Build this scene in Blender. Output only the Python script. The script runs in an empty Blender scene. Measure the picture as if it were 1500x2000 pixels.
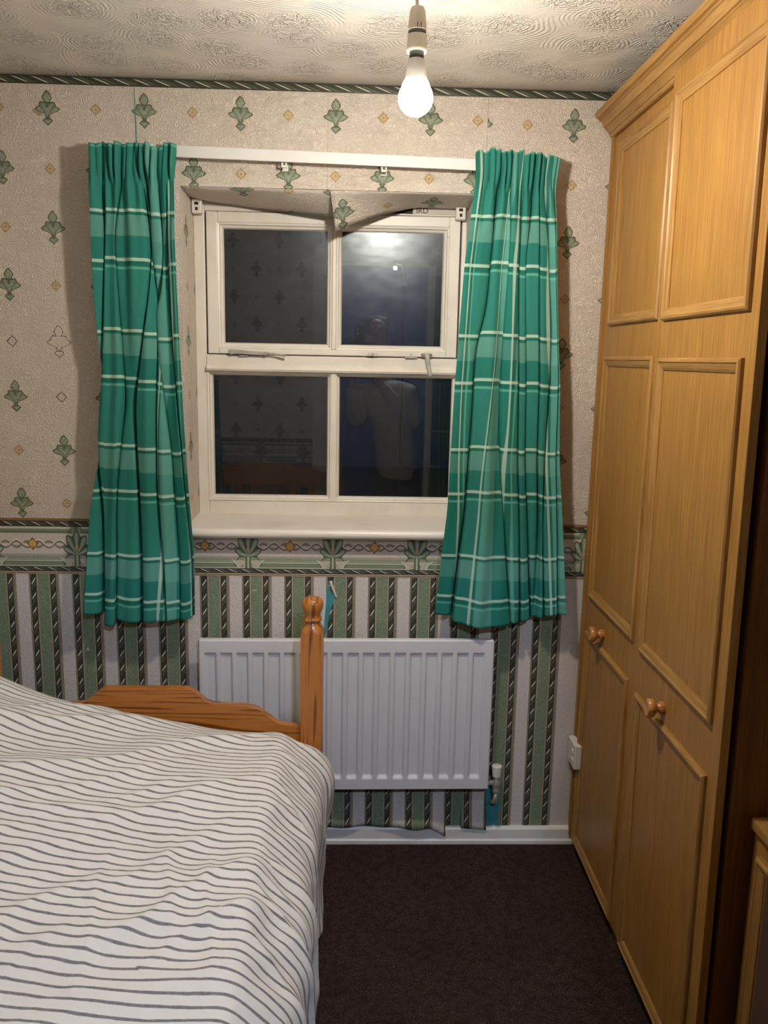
import bpy, bmesh, math, random
import numpy as np
from mathutils import Vector, Matrix, noise as mnoise

random.seed(7)
rng = np.random.default_rng(11)
SC = bpy.context.scene
COL = SC.collection
PI = math.pi

# ------------------------------------------------------------------ camera
F_PX, PITCH, YAW, ROLL, CAM_D, CAM_H = 1638.75, 0.180975, 0.034670, 0.019228, 2.53715, 1.57405
def cam_axes():
    cy, sy, cp, sp = math.cos(YAW), math.sin(YAW), math.cos(PITCH), math.sin(PITCH)
    f = Vector((sy*cp, cy*cp, -sp)); r = Vector((cy, -sy, 0)); u = r.cross(f)
    c, s = math.cos(ROLL), math.sin(ROLL)
    return f, c*r + s*u, -s*r + c*u
_f, _r, _u = cam_axes()
cam_data = bpy.data.cameras.new('camera')
cam = bpy.data.objects.new('camera', cam_data); COL.objects.link(cam)
cam_data.sensor_fit = 'HORIZONTAL'; cam_data.sensor_width = 36.0
cam_data.lens = 36.0*F_PX/1500.0
cam_data.clip_start = 0.01
cam.matrix_world = Matrix(((_r.x, _u.x, -_f.x, 0), (_r.y, _u.y, -_f.y, -CAM_D), (_r.z, _u.z, -_f.z, CAM_H), (0, 0, 0, 1)))
SC.camera = cam

# ------------------------------------------------------------------ world, exposure
W = bpy.data.worlds.new('night_sky'); SC.world = W; W.use_nodes = True
bg = W.node_tree.nodes['Background']
bg.inputs[0].default_value = (0.25, 0.38, 0.75, 1); bg.inputs[1].default_value = 0.012
SC.view_settings.view_transform = 'Standard'
SC.view_settings.look = 'None'
SC.view_settings.gamma = 1.0
SC.view_settings.use_curve_mapping = False
SC.view_settings.exposure = 0.0
SC.cycles.use_denoising = True
SC.cycles.max_bounces = 8
SC.cycles.diffuse_bounces = 4
SC.cycles.sample_clamp_indirect = 6.0
SC.cycles.caustics_reflective = False
SC.cycles.caustics_refractive = False
BULB_COLOR, BULB_POWER = (1.0, 0.90, 0.765), 840.0      # lamp in the room (emits from its globe)
HALL_COLOR, HALL_POWER = (0.62, 0.76, 1.0), 1900.0      # hallway lamp behind the doorway

# ------------------------------------------------------------------ node graph helper
class S:
    """A float socket (or python float) with operators that grow math nodes."""
    def __init__(s, g, v): s.g, s.v = g, v
    def _b(a, op, b, sw=False):
        if isinstance(b, S): b = b.v
        return a.g.m(op, b, a.v) if sw else a.g.m(op, a.v, b)
    def __add__(a, b): return a._b('ADD', b)
    def __radd__(a, b): return a._b('ADD', b, True)
    def __sub__(a, b): return a._b('SUBTRACT', b)
    def __rsub__(a, b): return a._b('SUBTRACT', b, True)
    def __mul__(a, b): return a._b('MULTIPLY', b)
    def __rmul__(a, b): return a._b('MULTIPLY', b, True)
    def __truediv__(a, b): return a._b('DIVIDE', b)
    def __rtruediv__(a, b): return a._b('DIVIDE', b, True)
    def __neg__(a): return a._b('MULTIPLY', -1.0)
    def min(a, b): return a._b('MINIMUM', b)
    def max(a, b): return a._b('MAXIMUM', b)
    def pow(a, b): return a._b('POWER', b)
    def mod(a, b): return a._b('FLOORED_MODULO', b)
    def gt(a, b): return a._b('GREATER_THAN', b)
    def lt(a, b): return a._b('LESS_THAN', b)
    def abs(a): return a.g.m('ABSOLUTE', a.v)
    def sin(a): return a.g.m('SINE', a.v)
    def cos(a): return a.g.m('COSINE', a.v)
    def floor(a): return a.g.m('FLOOR', a.v)
    def fract(a): return a.g.m('FRACT', a.v)
    def sqrt(a): return a.g.m('SQRT', a.v)
    def atan2(a, b): return a._b('ARCTAN2', b)
    def ss(a, lo, hi):
        """smoothstep from lo to hi (lo may exceed hi)"""
        n = a.g.new('ShaderNodeMapRange'); n.interpolation_type = 'SMOOTHSTEP'
        if lo > hi: lo, hi, t0, t1 = hi, lo, 1.0, 0.0
        else: t0, t1 = 0.0, 1.0
        a.g.put(n.inputs['Value'], a.v)
        n.inputs['From Min'].default_value = lo; n.inputs['From Max'].default_value = hi
        n.inputs['To Min'].default_value = t0; n.inputs['To Max'].default_value = t1
        return S(a.g, n.outputs['Result'])
    def band(a, lo, hi, w=0.002):
        return a.ss(lo-w, lo+w) * a.ss(hi+w, hi-w)

class G:
    def __init__(g, name):
        g.mat = bpy.data.materials.new(name); g.mat.use_nodes = True
        g.t = g.mat.node_tree; g.t.nodes.clear()
        g.out = g.new('ShaderNodeOutputMaterial')
    def new(g, k): return g.t.nodes.new(k)
    def put(g, inp, v):
        if isinstance(v, S): v = v.v
        if isinstance(v, (int, float)): inp.default_value = v
        elif isinstance(v, tuple): inp.default_value = v if len(v) == len(inp.default_value) else (*v, 1)[:len(inp.default_value)]
        else: g.t.links.new(v, inp)
    def m(g, op, a, b=None):
        n = g.new('ShaderNodeMath'); n.operation = op
        g.put(n.inputs[0], a)
        if b is not None: g.put(n.inputs[1], b)
        return S(g, n.outputs[0])
    def val(g, v): return g.m('ADD', float(v), 0.0)
    def uv(g):
        n = g.new('ShaderNodeUVMap'); n.uv_map = 'UVMap'
        x = g.new('ShaderNodeSeparateXYZ'); g.t.links.new(n.outputs[0], x.inputs[0])
        return S(g, x.outputs[0]), S(g, x.outputs[1]), n.outputs[0]
    def obj(g):
        n = g.new('ShaderNodeTexCoord')
        x = g.new('ShaderNodeSeparateXYZ'); g.t.links.new(n.outputs['Object'], x.inputs[0])
        return S(g, x.outputs[0]), S(g, x.outputs[1]), S(g, x.outputs[2]), n.outputs['Object']
    def vec(g, x, y, z=0.0):
        n = g.new('ShaderNodeCombineXYZ')
        for i, v in enumerate((x, y, z)): g.put(n.inputs[i], v)
        return n.outputs[0]
    def noise(g, vec, scale, detail=2.0, rough=0.5, dist=0.0):
        n = g.new('ShaderNodeTexNoise'); g.t.links.new(vec, n.inputs['Vector'])
        n.inputs['Scale'].default_value = scale; n.inputs['Detail'].default_value = detail
        n.inputs['Roughness'].default_value = rough; n.inputs['Distortion'].default_value = dist
        return S(g, n.outputs[0])
    def mix(g, fac, a, b):
        n = g.new('ShaderNodeMix'); n.data_type = 'RGBA'
        g.put(n.inputs[0], fac); g.put(n.inputs[6], a); g.put(n.inputs[7], b)
        return n.outputs[2]
    def bump(g, h, dist, strength=1.0, normal=None):
        n = g.new('ShaderNodeBump'); n.inputs['Distance'].default_value = dist
        n.inputs['Strength'].default_value = strength
        g.put(n.inputs['Height'], h)
        if normal is not None: g.t.links.new(normal, n.inputs['Normal'])
        return n.outputs[0]
    def bsdf(g, color, rough=0.6, metal=0.0, normal=None, spec=0.5, **kw):
        n = g.new('ShaderNodeBsdfPrincipled')
        g.put(n.inputs['Base Color'], color); g.put(n.inputs['Roughness'], rough)
        g.put(n.inputs['Metallic'], metal); g.put(n.inputs['Specular IOR Level'], spec)
        if normal is not None: g.t.links.new(normal, n.inputs['Normal'])
        for k, v in kw.items(): g.put(n.inputs[k.replace('_', ' ')], v)
        g.t.links.new(n.outputs[0], g.out.inputs[0])
        return g.mat

def lin(r, gg, b):
    f = lambda c: (c/255/12.92) if c/255 <= 0.04045 else ((c/255+0.055)/1.055)**2.4
    return (f(r), f(gg), f(b), 1.0)

# ------------------------------------------------------------------ materials
CREAM = lin(224, 216, 206)
def emboss(g, vec):
    n1 = g.noise(vec, 62.0, 1.5, 0.5, 2.6)
    n2 = g.noise(vec, 210.0, 2.0, 0.6)
    return (n1-0.5).abs().ss(0.0, 0.16)*0.8 + n2*0.35

def mat_upper():
    g = G('fleur_wallpaper'); u0, v0, vec = g.uv()
    # the strip right of a seam is hung half a repeat off
    st = u0.gt(0.362)
    u = u0 + st*(-0.1430); v = v0 + st*0.007
    px, pz = 0.2685, 0.16
    row = ((v - 2.2435)/pz + 0.5).floor()
    par = row.mod(2.0)
    lv = (v - 2.2435) - row*pz
    q = (u + 0.875)/px - par*0.5
    lu = ((q + 0.5).fract() - 0.5)*px
    ld = (q.fract() - 0.5)*px
    wob = g.noise(vec, 190.0, 1.0)*0.30 - 0.15
    # fleur, unit = half height .046
    x = (lu/0.046).abs(); y = lv/0.046
    top = (x/0.30).pow(1.35) + ((y-0.62)/0.42).abs().pow(1.35) - 1.0
    ang = x.atan2(y + 0.38)
    scal = (ang*10.0).sin()*0.055
    body = ((y + x*0.34 - 0.47).max(x + y*0.72 - 0.70).max(x*0.81 - y*0.58 - 0.60).max(x*0.44 - y*0.90 - 0.42) + scal)*3.2
    stem = (x.max((y+0.3).abs()*0.40) - 0.135)*4.0
    tip = (x/0.33 + ((y+0.70)/0.31).abs()) - 1.0
    tip = tip.max((y + 0.56)*4.0)
    d = top.min(body).min(stem).min(tip) + wob*1.1
    inside = d.ss(0.05, -0.05)
    rim = d.band(-0.34, 0.02, 0.10)
    vein = ((ang*9.0).cos()*0.5+0.5).ss(0.55, 1.0)*y.band(-0.45, 0.46, 0.05)*x.ss(0.06, 0.2)
    core = x.ss(0.13, 0.02)*y.band(0.02, 0.40, 0.06)
    shade = y.band(0.10, 0.34, 0.08)*x.band(0.0, 0.5, 0.08)
    green = g.mix(vein*0.7, lin(160, 171, 152), lin(112, 126, 106))
    green = g.mix(shade*0.45, green, lin(116, 134, 106))
    green = g.mix(core*0.7, green, lin(74, 90, 70))
    green = g.mix(rim*0.8, green, lin(92, 102, 80))
    # gold star
    X = (ld/0.0170).abs(); Y = (lv/0.0170).abs()
    star = X.pow(0.95) + Y.pow(0.95) - 1.0
    sq = X.max(Y)*1.75 - 1.0
    e = star.min(sq) + wob*0.9
    ein = e.ss(0.04, -0.04); erim = e.band(-0.38, 0.0, 0.07)
    dot = (X*X + Y*Y).ss(0.10, 0.03); pet = (X*Y).ss(0.05, 0.02)*(X.max(Y)).band(0.12, 0.55, 0.05)
    gold = g.mix(pet*0.4, lin(224, 208, 172), lin(196, 168, 120))
    gold = g.mix((erim*0.62).max(dot*0.55), gold, lin(164, 130, 84))
    tone = g.noise(vec, 2.3, 3.0)
    base = g.mix(tone.ss(0.35, 0.7), CREAM, lin(216, 205, 193))
    h0 = emboss(g, vec)
    base = g.mix(h0.ss(0.3, 0.9)*0.20, lin(190, 178, 166), base) if False else g.mix(h0.ss(0.25, 0.0)*0.13, base, lin(176, 162, 150))
    # one row lost its colours and kept the outline only
    pale = v0.band(1.53, 1.68, 0.01)*u0.lt(-0.80); pale2 = pale.max(v0.band(1.38, 1.50, 0.01)*u0.lt(-0.80))
    line = d.band(-0.16, 0.02, 0.05); eline = e.band(-0.22, 0.0, 0.05)
    col = g.mix(inside*(1.0 - pale) + line*pale, base, g.mix(pale, green, lin(96, 84, 70)))
    col = g.mix(ein*(1.0 - pale2) + eline*pale2, col, g.mix(pale2, gold, lin(120, 106, 88)))
    smud = (((u0+0.903)/0.014).pow(2.0) + ((v0-2.232+ (u0+0.903)*0.5)/0.006).pow(2.0) - 1.0 + wob*2.0).ss(0.3, -0.4)
    col = g.mix(smud*0.7, col, lin(172, 128, 78))
    # seams and damp marks
    seam = ((u0+0.632).abs().ss(0.0022, 0.0008)).max((u0+0.092).abs().ss(0.0016, 0.0006)*0.45).max((u0-0.362).abs().ss(0.0018, 0.0006)*0.7)
    col = g.mix(seam*0.45, col, lin(132, 118, 100))
    spots = g.noise(vec, 34.0, 3.0, 0.6).ss(0.70, 0.80)*((u0+0.07).abs().ss(0.10, 0.02))*v0.ss(2.16, 2.06)
    col = g.mix(spots*0.7, col, lin(176, 132, 84))
    h = h0*0.75 + inside*0.35*(1.0 - rim) + ein*0.25
    return g.bsdf(col, 0.62, normal=g.bump(h, 0.0030, 0.95), spec=0.3)

def rope(g, s, w, period, slope=0.30):
    """twisted cord: s along (m), w across (-1..1) -> (colour, height)"""
    f = (s/period + w*slope).fract()
    hi = f.band(0.03, 0.17, 0.04)*(w.abs().ss(0.85, 0.40))
    leaf = f.band(0.27, 0.62, 0.06)*(w.abs().ss(0.9, 0.55))
    thin = f.band(0.76, 0.86, 0.03)*(w.abs().ss(0.8, 0.5))
    c = g.mix(leaf*0.5, lin(50, 53, 45), lin(104, 112, 92))
    c = g.mix(thin*0.22, c, lin(130, 128, 108))
    return g.mix(hi, c, lin(220, 215, 198)), leaf*0.6 + hi + (1.0 - w*w)*0.5

def mat_lower():
    g = G('striped_wallpaper'); u, v, vec = g.uv()
    P = 0.1307
    ph = ((u.min(0.694) + 0.466)/P + 0.12).fract()          # rope centres at .12 and .58
    m = lambda a, b, w=0.006: ph.band(a, b, w)
    r1 = (ph - 0.12)/0.070; r2 = (ph - 0.578)/0.068
    c1, h1 = rope(g, -v, r1, 0.0465); c2, h2 = rope(g, -v, r2, 0.0465)
    in1 = r1.abs().ss(1.06, 0.96); in2 = r2.abs().ss(1.06, 0.96)
    n = g.noise(vec, 150.0, 2.0, 0.6, 1.5); n2 = g.noise(vec, 75.0, 1.0, 0.5, 3.0)
    green = g.mix(n2.ss(0.52, 0.6)*0.55, lin(124, 142, 114), lin(150, 166, 140))
    green = g.mix(n.ss(0.4, 0.65)*0.35, green, lin(100, 120, 92))
    cream = g.mix(n.ss(0.35, 0.6)*0.5, lin(205, 198, 192), lin(224, 218, 212))
    beige = lin(166, 152, 128)
    col = g.mix(m(0.24, 0.465), beige, green)
    col = g.mix(m(0.715, 1.1).max(ph.lt(0.0)), col, cream)
    col = g.mix(ph.ss(0.02, 0.005), col, cream)
    line = m(0.018, 0.036, 0.003).max(m(0.664, 0.682, 0.003)).max(m(0.705, 0.716, 0.003)).max(m(0.234, 0.242, 0.002)).max(m(0.463, 0.471, 0.002))
    col = g.mix(line*0.75, col, lin(104, 84, 62))
    col = g.mix(in1, col, c1); col = g.mix(in2, col, c2)
    h = emboss(g, vec)*0.6 + in1*h1*0.5 + in2*h2*0.5
    return g.bsdf(col, 0.6, normal=g.bump(h, 0.0022, 0.7), spec=0.3)

def mat_dado():
    g = G('dado_border_paper'); u, v, vec = g.uv()
    t = (v - 0.903)/0.174
    P = 0.2610
    qa = ((u + 0.329)/P + 0.5).fract() - 0.5                # acanthus at 0
    qf = ((u + 0.4615)/P + 0.5).fract() - 0.5               # flower at 0
    X = (qa*P).abs(); Xf = qf*P
    zz = v - 0.903
    B = lambda a, b, w=0.006: t.band(a, b, w)
    n = g.noise(vec, 160.0, 2.0, 0.6)
    cream = g.mix(n.ss(0.4, 0.65)*0.4, lin(214, 205, 196), lin(196, 186, 176))
    col = cream
    # green mouldings above
    col = g.mix(B(0.735, 0.835), col, g.mix(t.ss(0.73, 0.83), lin(96, 112, 88), lin(150, 162, 134)))
    col = g.mix(B(0.815, 0.848, 0.004), col, lin(206, 208, 192))
    # shaded ledge under the scroll zone
    col = g.mix(B(0.275, 0.365, 0.008), col, g.mix(t.ss(0.275, 0.36), lin(132, 140, 116), lin(176, 174, 158)))
    # panel with chamfered notch round the acanthus
    notch = X - 0.030 - (zz - 0.033).max(0.0)*0.85
    panel = notch.ss(0.0, 0.002)*B(0.150, 0.285, 0.004)
    pgreen = g.mix(t.ss(0.15, 0.26), lin(116, 130, 104), lin(150, 160, 134))
    col = g.mix(B(0.14, 0.285, 0.004), col, lin(190, 186, 170))
    col = g.mix(panel, col, pgreen)
    edge = notch.band(0.0005, 0.0045, 0.0008)*B(0.16, 0.30, 0.004)
    edge2 = notch.band(0.006, 0.0095, 0.0008)*B(0.16, 0.25, 0.004)
    col = g.mix(edge*0.9, col, lin(212, 212, 196)); col = g.mix(edge2*0.8, col, lin(72, 84, 66))
    tl = t.band(0.232, 0.248, 0.003)*notch.ss(0.004, 0.006)
    col = g.mix(tl*0.85, col, lin(206, 208, 190))
    tl2 = t.band(0.212, 0.226, 0.003)*notch.ss(0.006, 0.008)
    col = g.mix(tl2*0.7, col, lin(74, 86, 68))
    col = g.mix(B(0.135, 0.158, 0.004), col, lin(200, 202, 184))
    # scroll vine
    y = t - 0.545
    k = Xf*(2*PI/0.0653)
    s1 = (y - (k.sin())*0.055).abs(); s2 = (y + (k.sin())*0.050 + 0.01).abs()
    vine = s1.ss(0.036, 0.020).max(s2.ss(0.030, 0.016)*0.8)
    vlit = ((y - k.sin()*0.055)).band(0.0, 0.03, 0.006)
    col = g.mix(vine*0.95, col, g.mix(vlit, lin(112, 100, 82), lin(226, 218, 202)))
    # flower
    fx = (Xf/0.0180).abs(); fy = (y/0.115).abs()
    fl = fx.pow(0.9) + fy.pow(0.9) - 1.0
    fb = (fx*fx + fy*fy)*2.0 - 1.0
    fd = fl.min(fb) + n*0.3 - 0.15
    col = g.mix(fd.ss(0.05, -0.05), col, g.mix(fd.ss(-0.6, -0.1), lin(214, 172, 100), lin(170, 120, 62)))
    col = g.mix(fd.band(-0.12, 0.06, 0.04)*0.8, col, lin(112, 84, 52))
    # acanthus: fan of leaves over a stem
    ax = X/0.041; ay = (t - 0.46)/0.33
    fan = (ax*ax + ay*ay).sqrt(); ang = ax.atan2(ay + 0.35)
    ray = ((ang*10.5).cos()*0.5 + 0.5)
    rad = fan - (0.74 + ray*0.28)
    fanm = rad.ss(0.03, -0.03)*(ay + ax*0.25).ss(-0.36, -0.26)
    st = (X/0.0085 - 1.0 - (t-0.30).abs()*1.4); stm = st.ss(0.05, -0.1)*B(0.13, 0.50, 0.01)
    foot = ((X/0.024).pow(2.0) + ((t-0.17)/0.055).pow(2.0) - 1.0).ss(0.06, -0.06)
    topc = ((X/0.017).pow(2.0) + ((t-0.80)/0.085).pow(2.0) - 1.0).ss(0.05, -0.05)
    leafc = g.mix(ray, lin(78, 94, 76), lin(172, 184, 160))
    leafc = g.mix((rad.band(-0.13, 0.02, 0.03))*0.8, leafc, lin(70, 82, 66))
    col = g.mix(foot, col, g.mix(n.ss(0.45, 0.6), lin(196, 194, 176), lin(128, 136, 112)))
    col = g.mix(topc, col, g.mix((X/0.006).sin().abs().ss(0.3, 0.8), lin(92, 108, 88), lin(150, 162, 138)))
    col = g.mix(stm, col, g.mix((X/0.0045).ss(0.2, 1.0), lin(182, 186, 164), lin(96, 108, 84)))
    col = g.mix(fanm, col, leafc)
    gold = ((X/0.006).pow(2.0) + ((t-0.47)/0.05).pow(2.0) - 1.0).ss(0.1, -0.1)
    col = g.mix(gold*0.7, col, lin(200, 170, 116))
    # cords and brown lines
    w1 = (t - 0.905)/0.052; c1, h1 = rope(g, u, w1, 0.0424, 0.42); i1 = w1.abs().ss(1.06, 0.98)
    w2 = (t - 0.092)/0.045; c2, h2 = rope(g, u, w2, 0.0424, 0.42); i2 = w2.abs().ss(1.06, 0.98)
    col = g.mix(B(0.958, 1.2, 0.004), col, lin(142, 112, 76))
    col = g.mix(B(-0.2, 0.047, 0.004), col, lin(188, 172, 146)); col = g.mix(B(0.012, 0.030, 0.003), col, lin(132, 98, 66))
    col = g.mix(i1, col, c1); col = g.mix(i2, col, c2)
    h = n*0.4 + fanm*0.6 + vine*0.4 + i1*h1*0.6 + i2*h2*0.6 + panel*0.3 + emboss(g, vec)*0.3
    return g.bsdf(col, 0.55, normal=g.bump(h, 0.0022, 0.8), spec=0.35)

def mat_rope_border():
    g = G('cord_border_paper'); u, v, vec = g.uv()
    w = v/0.0115
    c, h = rope(g, u, w, 0.0560, 0.55)
    edge = w.abs().ss(0.80, 0.90)
    c = g.mix(edge*0.75, c, lin(64, 70, 58))
    return g.bsdf(c, 0.45, normal=g.bump(h, 0.002, 0.7), spec=0.4)

def mat_ceiling():
    g = G('swirled_plaster'); x, y, z, vec = g.obj()
    wp = g.noise(vec, 3.0, 2.0)
    vx, vy = x + wp*0.06, y*1.05 + wp*0.05
    vo = g.new('ShaderNodeTexVoronoi'); vo.voronoi_dimensions = '2D'; vo.feature = 'F1'
    vo.inputs['Scale'].default_value = 5.6; vo.inputs['Randomness'].default_value = 0.75
    g.t.links.new(g.vec(vx, vy), vo.inputs['Vector'])
    d = S(g, vo.outputs['Distance'])/5.6*1.0
    wob = g.noise(vec, 14.0, 2.0)*0.022
    rings = ((d + wob)*(2*PI/0.0105)).sin()*0.5 + 0.5
    rings = rings.pow(0.7)*d.ss(0.035, 0.065)*g.noise(vec, 13.0, 2.0).ss(0.40, 0.66)
    st = g.noise(vec, 48.0, 1.0, 0.5, 1.6)
    stip = (st-0.5).abs().ss(0.15, 0.0)*d.ss(0.095, 0.02)
    h = rings*0.24 + stip*0.62 + g.noise(vec, 6.0, 3.0)*0.5
    dirt = g.noise(vec, 2.2, 3.0)
    col = g.mix(dirt.ss(0.4, 0.75)*0.5, lin(226, 222, 216), lin(206, 200, 192))
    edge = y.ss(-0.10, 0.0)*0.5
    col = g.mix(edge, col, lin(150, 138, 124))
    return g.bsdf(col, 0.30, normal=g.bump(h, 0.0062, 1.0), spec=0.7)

def mat_carpet():
    g = G('brown_carpet'); x, y, z, vec = g.obj()
    n = g.noise(vec, 330.0, 2.0, 0.7); n2 = g.noise(vec, 140.0, 2.0, 0.6); big = g.noise(vec, 5.0, 3.0)
    col = g.mix(n.ss(0.32, 0.68), lin(20, 14, 13), lin(84, 66, 60))
    col = g.mix(n2.ss(0.56, 0.75)*0.45, col, lin(124, 102, 92))
    col = g.mix(big.ss(0.45, 0.7)*0.30, col, lin(38, 28, 27))
    col = g.mix(g.noise(vec, 42.0, 3.0, 0.7).ss(0.42, 0.62)*0.45, col, lin(26, 19, 19))
    return g.bsdf(col, 0.95, normal=g.bump(n*0.6+n2*0.6, 0.006, 1.0), spec=0.1)

def mat_plain(name, c, rough=0.5, metal=0.0, spec=0.5, var=0.06, scale=6.0, bump=0.0, bscale=80.0, **kw):
    g = G(name); x, y, z, vec = g.obj()
    n = g.noise(vec, scale, 3.0)
    d = tuple(v*(1-var*2.5) for v in c[:3])
    col = g.mix(n.ss(0.35, 0.75), c, (*d, 1))
    nm = g.bump(g.noise(vec, bscale, 2.0), bump, 0.8) if bump else None
    return g.bsdf(col, rough, metal, nm, spec, **kw)

def mat_paint():
    g = G('old_white_gloss_paint'); x, y, z, vec = g.obj()
    n = g.noise(vec, 9.0, 4.0); fine = g.noise(g.vec(x*1.0, y, z), 45.0, 3.0, 0.7)
    col = g.mix(n.ss(0.42, 0.75)*0.5, lin(232, 229, 222), lin(212, 204, 188))
    col = g.mix(fine.ss(0.66, 0.80)*0.5, col, lin(176, 162, 142))
    return g.bsdf(col, 0.38, normal=g.bump(fine*0.5 + n, 0.0015, 0.5), spec=0.5)

def mat_oak(name, light, dark, gap=1.0):
    g = G(name); u, v, vec = g.uv()
    st = g.vec(u*1.0, v*0.035, 0.0)
    a = g.noise(st, 150.0*gap, 3.0, 0.65); b = g.noise(st, 46.0*gap, 2.0, 0.5, 0.6)
    pore = g.noise(g.vec(u, v*0.02), 420.0*gap, 1.0)
    cath = ((g.noise(g.vec(u*1.0, v*0.10), 9.0, 1.0)*16.0).sin()*0.5+0.5)
    col = g.mix(a.ss(0.3, 0.7)*0.75, light, dark)
    col = g.mix(b.ss(0.5, 0.72)*0.35, col, dark)
    col = g.mix(cath.ss(0.6, 1.0)*0.16, col, dark)
    dk = tuple(c*0.62 for c in dark[:3])
    col = g.mix(pore.ss(0.60, 0.72)*0.45, col, (*dk, 1))
    return g.bsdf(col, 0.42, normal=g.bump(a, 0.0006, 0.4), spec=0.4)

def mat_pine(name='varnished_pine', L=(186, 118, 52), D=(122, 66, 24)):
    g = G(name); u, v, vec = g.uv()
    w = g.noise(g.vec(u*1.0, v*0.12), 7.0, 2.0, 0.5, 0.4)
    ring = ((u*430.0 + w*46.0).sin()*0.5 + 0.5).pow(2.2)*g.noise(g.vec(u, v*0.1), 38.0, 1.0).ss(0.30, 0.62)
    fine = g.noise(g.vec(u, v*0.03), 260.0, 2.0)
    col = g.mix(ring.ss(0.25, 0.95), lin(*L), lin(*D))
    col = g.mix(fine.ss(0.5, 0.75)*0.35, col, lin(*[int(c*0.7) for c in D]))
    kn = g.noise(vec, 6.5, 0.0).ss(0.74, 0.80)
    col = g.mix(kn, col, lin(74, 34, 14))
    return g.bsdf(col, 0.30, spec=0.5, Coat_Weight=0.35, Coat_Roughness=0.18)

def mat_curtain():
    g = G('green_check_cotton'); u, v, vec = g.uv()
    P = 0.328
    def tone(s, off):
        q = ((s + off)/P).fract()*P
        w = q.band(0.0, 0.0085, 0.0012).max(q.band(0.134, 0.1425, 0.0012))
        dark = q.band(0.0095, 0.0165, 0.001).max(q.band(0.1435, 0.155, 0.001))
        thin = q.band(0.158, 0.1645, 0.001)
        lightb = q.band(0.018, 0.074, 0.0015)
        darkb = q.band(0.076, 0.132, 0.0015)
        return w, dark, thin, lightb, darkb
    w, dk, th, lb, db = tone(v, 0.0)
    W2, DK2, TH2, LB2, DB2 = tone(u, 0.0)
    col = g.mix(lb*0.75, lin(43, 126, 115), lin(95, 154, 143))
    col = g.mix(db*0.45, col, lin(16, 106, 100))
    col = g.mix(LB2*0.55, col, lin(104, 172, 162))
    col = g.mix(DB2*0.38, col, lin(0, 112, 98))
    col = g.mix(dk*0.65, col, lin(6, 92, 80)); col = g.mix(DK2*0.5, col, lin(6, 96, 84))
    col = g.mix(th*0.6, col, lin(110, 190, 172)); col = g.mix(TH2*0.5, col, lin(110, 190, 172))
    col = g.mix(w*0.70, col, lin(196, 222, 206)); col = g.mix(W2*0.62, col, lin(192, 218, 202))
    weave = (u*2600.0).sin()*(v*2600.0).sin()
    hem = (v.band(-0.001, 0.0012, 0.0006))
    cr = g.noise(vec, 26.0, 3.0, 0.6, 0.5)
    nm = g.bump(cr, 0.004, 0.45, g.bump(weave, 0.0004, 0.3))
    b = g.new('ShaderNodeBsdfPrincipled')
    g.put(b.inputs['Base Color'], col); b.inputs['Roughness'].default_value = 0.75
    b.inputs['Specular IOR Level'].default_value = 0.25
    g.t.links.new(nm, b.inputs['Normal'])
    tr = g.new('ShaderNodeBsdfTranslucent'); g.put(tr.inputs[0], col)
    mx = g.new('ShaderNodeMixShader'); mx.inputs[0].default_value = 0.04
    g.t.links.new(b.outputs[0], mx.inputs[1]); g.t.links.new(tr.outputs[0], mx.inputs[2])
    g.t.links.new(mx.outputs[0], g.out.inputs[0])
    return g.mat

def mat_duvet():
    g = G('striped_cotton'); u, v, vec = g.uv()
    wob = g.noise(g.vec(u, v*0.6), 13.0, 2.0)*0.004 + g.noise(g.vec(u, v), 60.0, 1.0)*0.0014
    q = ((v + wob)/0.0232).fract()
    th = g.noise(g.vec(u*1.0, v*1.0), 24.0, 2.0)*0.10 + 0.065
    m = g.m('SUBTRACT', q.v, 0.5); m = (m.abs() - th).ss(0.035, -0.035)
    n = g.noise(vec, 4.0, 3.0)
    ink = g.mix(g.noise(vec, 160.0, 2.0).ss(0.35, 0.7)*0.5, lin(100, 97, 103), lin(140, 137, 142))
    col = g.mix(m*0.92, g.mix(n.ss(0.4, 0.7)*0.3, lin(232, 229, 225), lin(220, 215, 208)), ink)
    cr = g.noise(vec, 34.0, 3.0, 0.6, 0.8); weave = (u*2200.0).sin()*(v*2200.0).sin()
    return g.bsdf(col, 0.85, normal=g.bump(cr, 0.005, 0.5, g.bump(weave, 0.0003, 0.25)), spec=0.2, Sheen_Weight=0.1)

def mat_glass():
    g = G('window_glass'); x, y, z, vec = g.obj()
    fr = g.new('ShaderNodeFresnel'); fr.inputs[0].default_value = 1.62
    tr = g.new('ShaderNodeBsdfTransparent'); tr.inputs[0].default_value = (0.90, 0.94, 0.95, 1)
    gl = g.new('ShaderNodeBsdfGlossy'); gl.inputs['Roughness'].default_value = 0.0
    mx = g.new('ShaderNodeMixShader')
    g.t.links.new(fr.outputs[0], mx.inputs[0]); g.t.links.new(tr.outputs[0], mx.inputs[1]); g.t.links.new(gl.outputs[0], mx.inputs[2])
    # smears of grime and condensation: a rough film
    sm = g.noise(g.vec(x*1.5, z*5.0, z*0.5 + x), 9.0, 3.0, 0.6, 0.3).ss(0.25, 0.80)
    hz = g.new('ShaderNodeBsdfGlossy'); hz.inputs['Roughness'].default_value = 0.28
    hz.inputs[0].default_value = (0.85, 0.92, 1.0, 1)
    m2 = g.new('ShaderNodeMixShader'); g.put(m2.inputs[0], sm*0.022 + 0.026)
    g.t.links.new(mx.outputs[0], m2.inputs[1]); g.t.links.new(hz.outputs[0], m2.inputs[2])
    g.t.links.new(m2.outputs[0], g.out.inputs[0])
    return g.mat

def mat_emit(name, c, p):
    g = G(name); e = g.new('ShaderNodeEmission'); g.put(e.inputs[0], (*c, 1)); e.inputs[1].default_value = p
    g.t.links.new(e.outputs[0], g.out.inputs[0]); return g.mat

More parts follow.
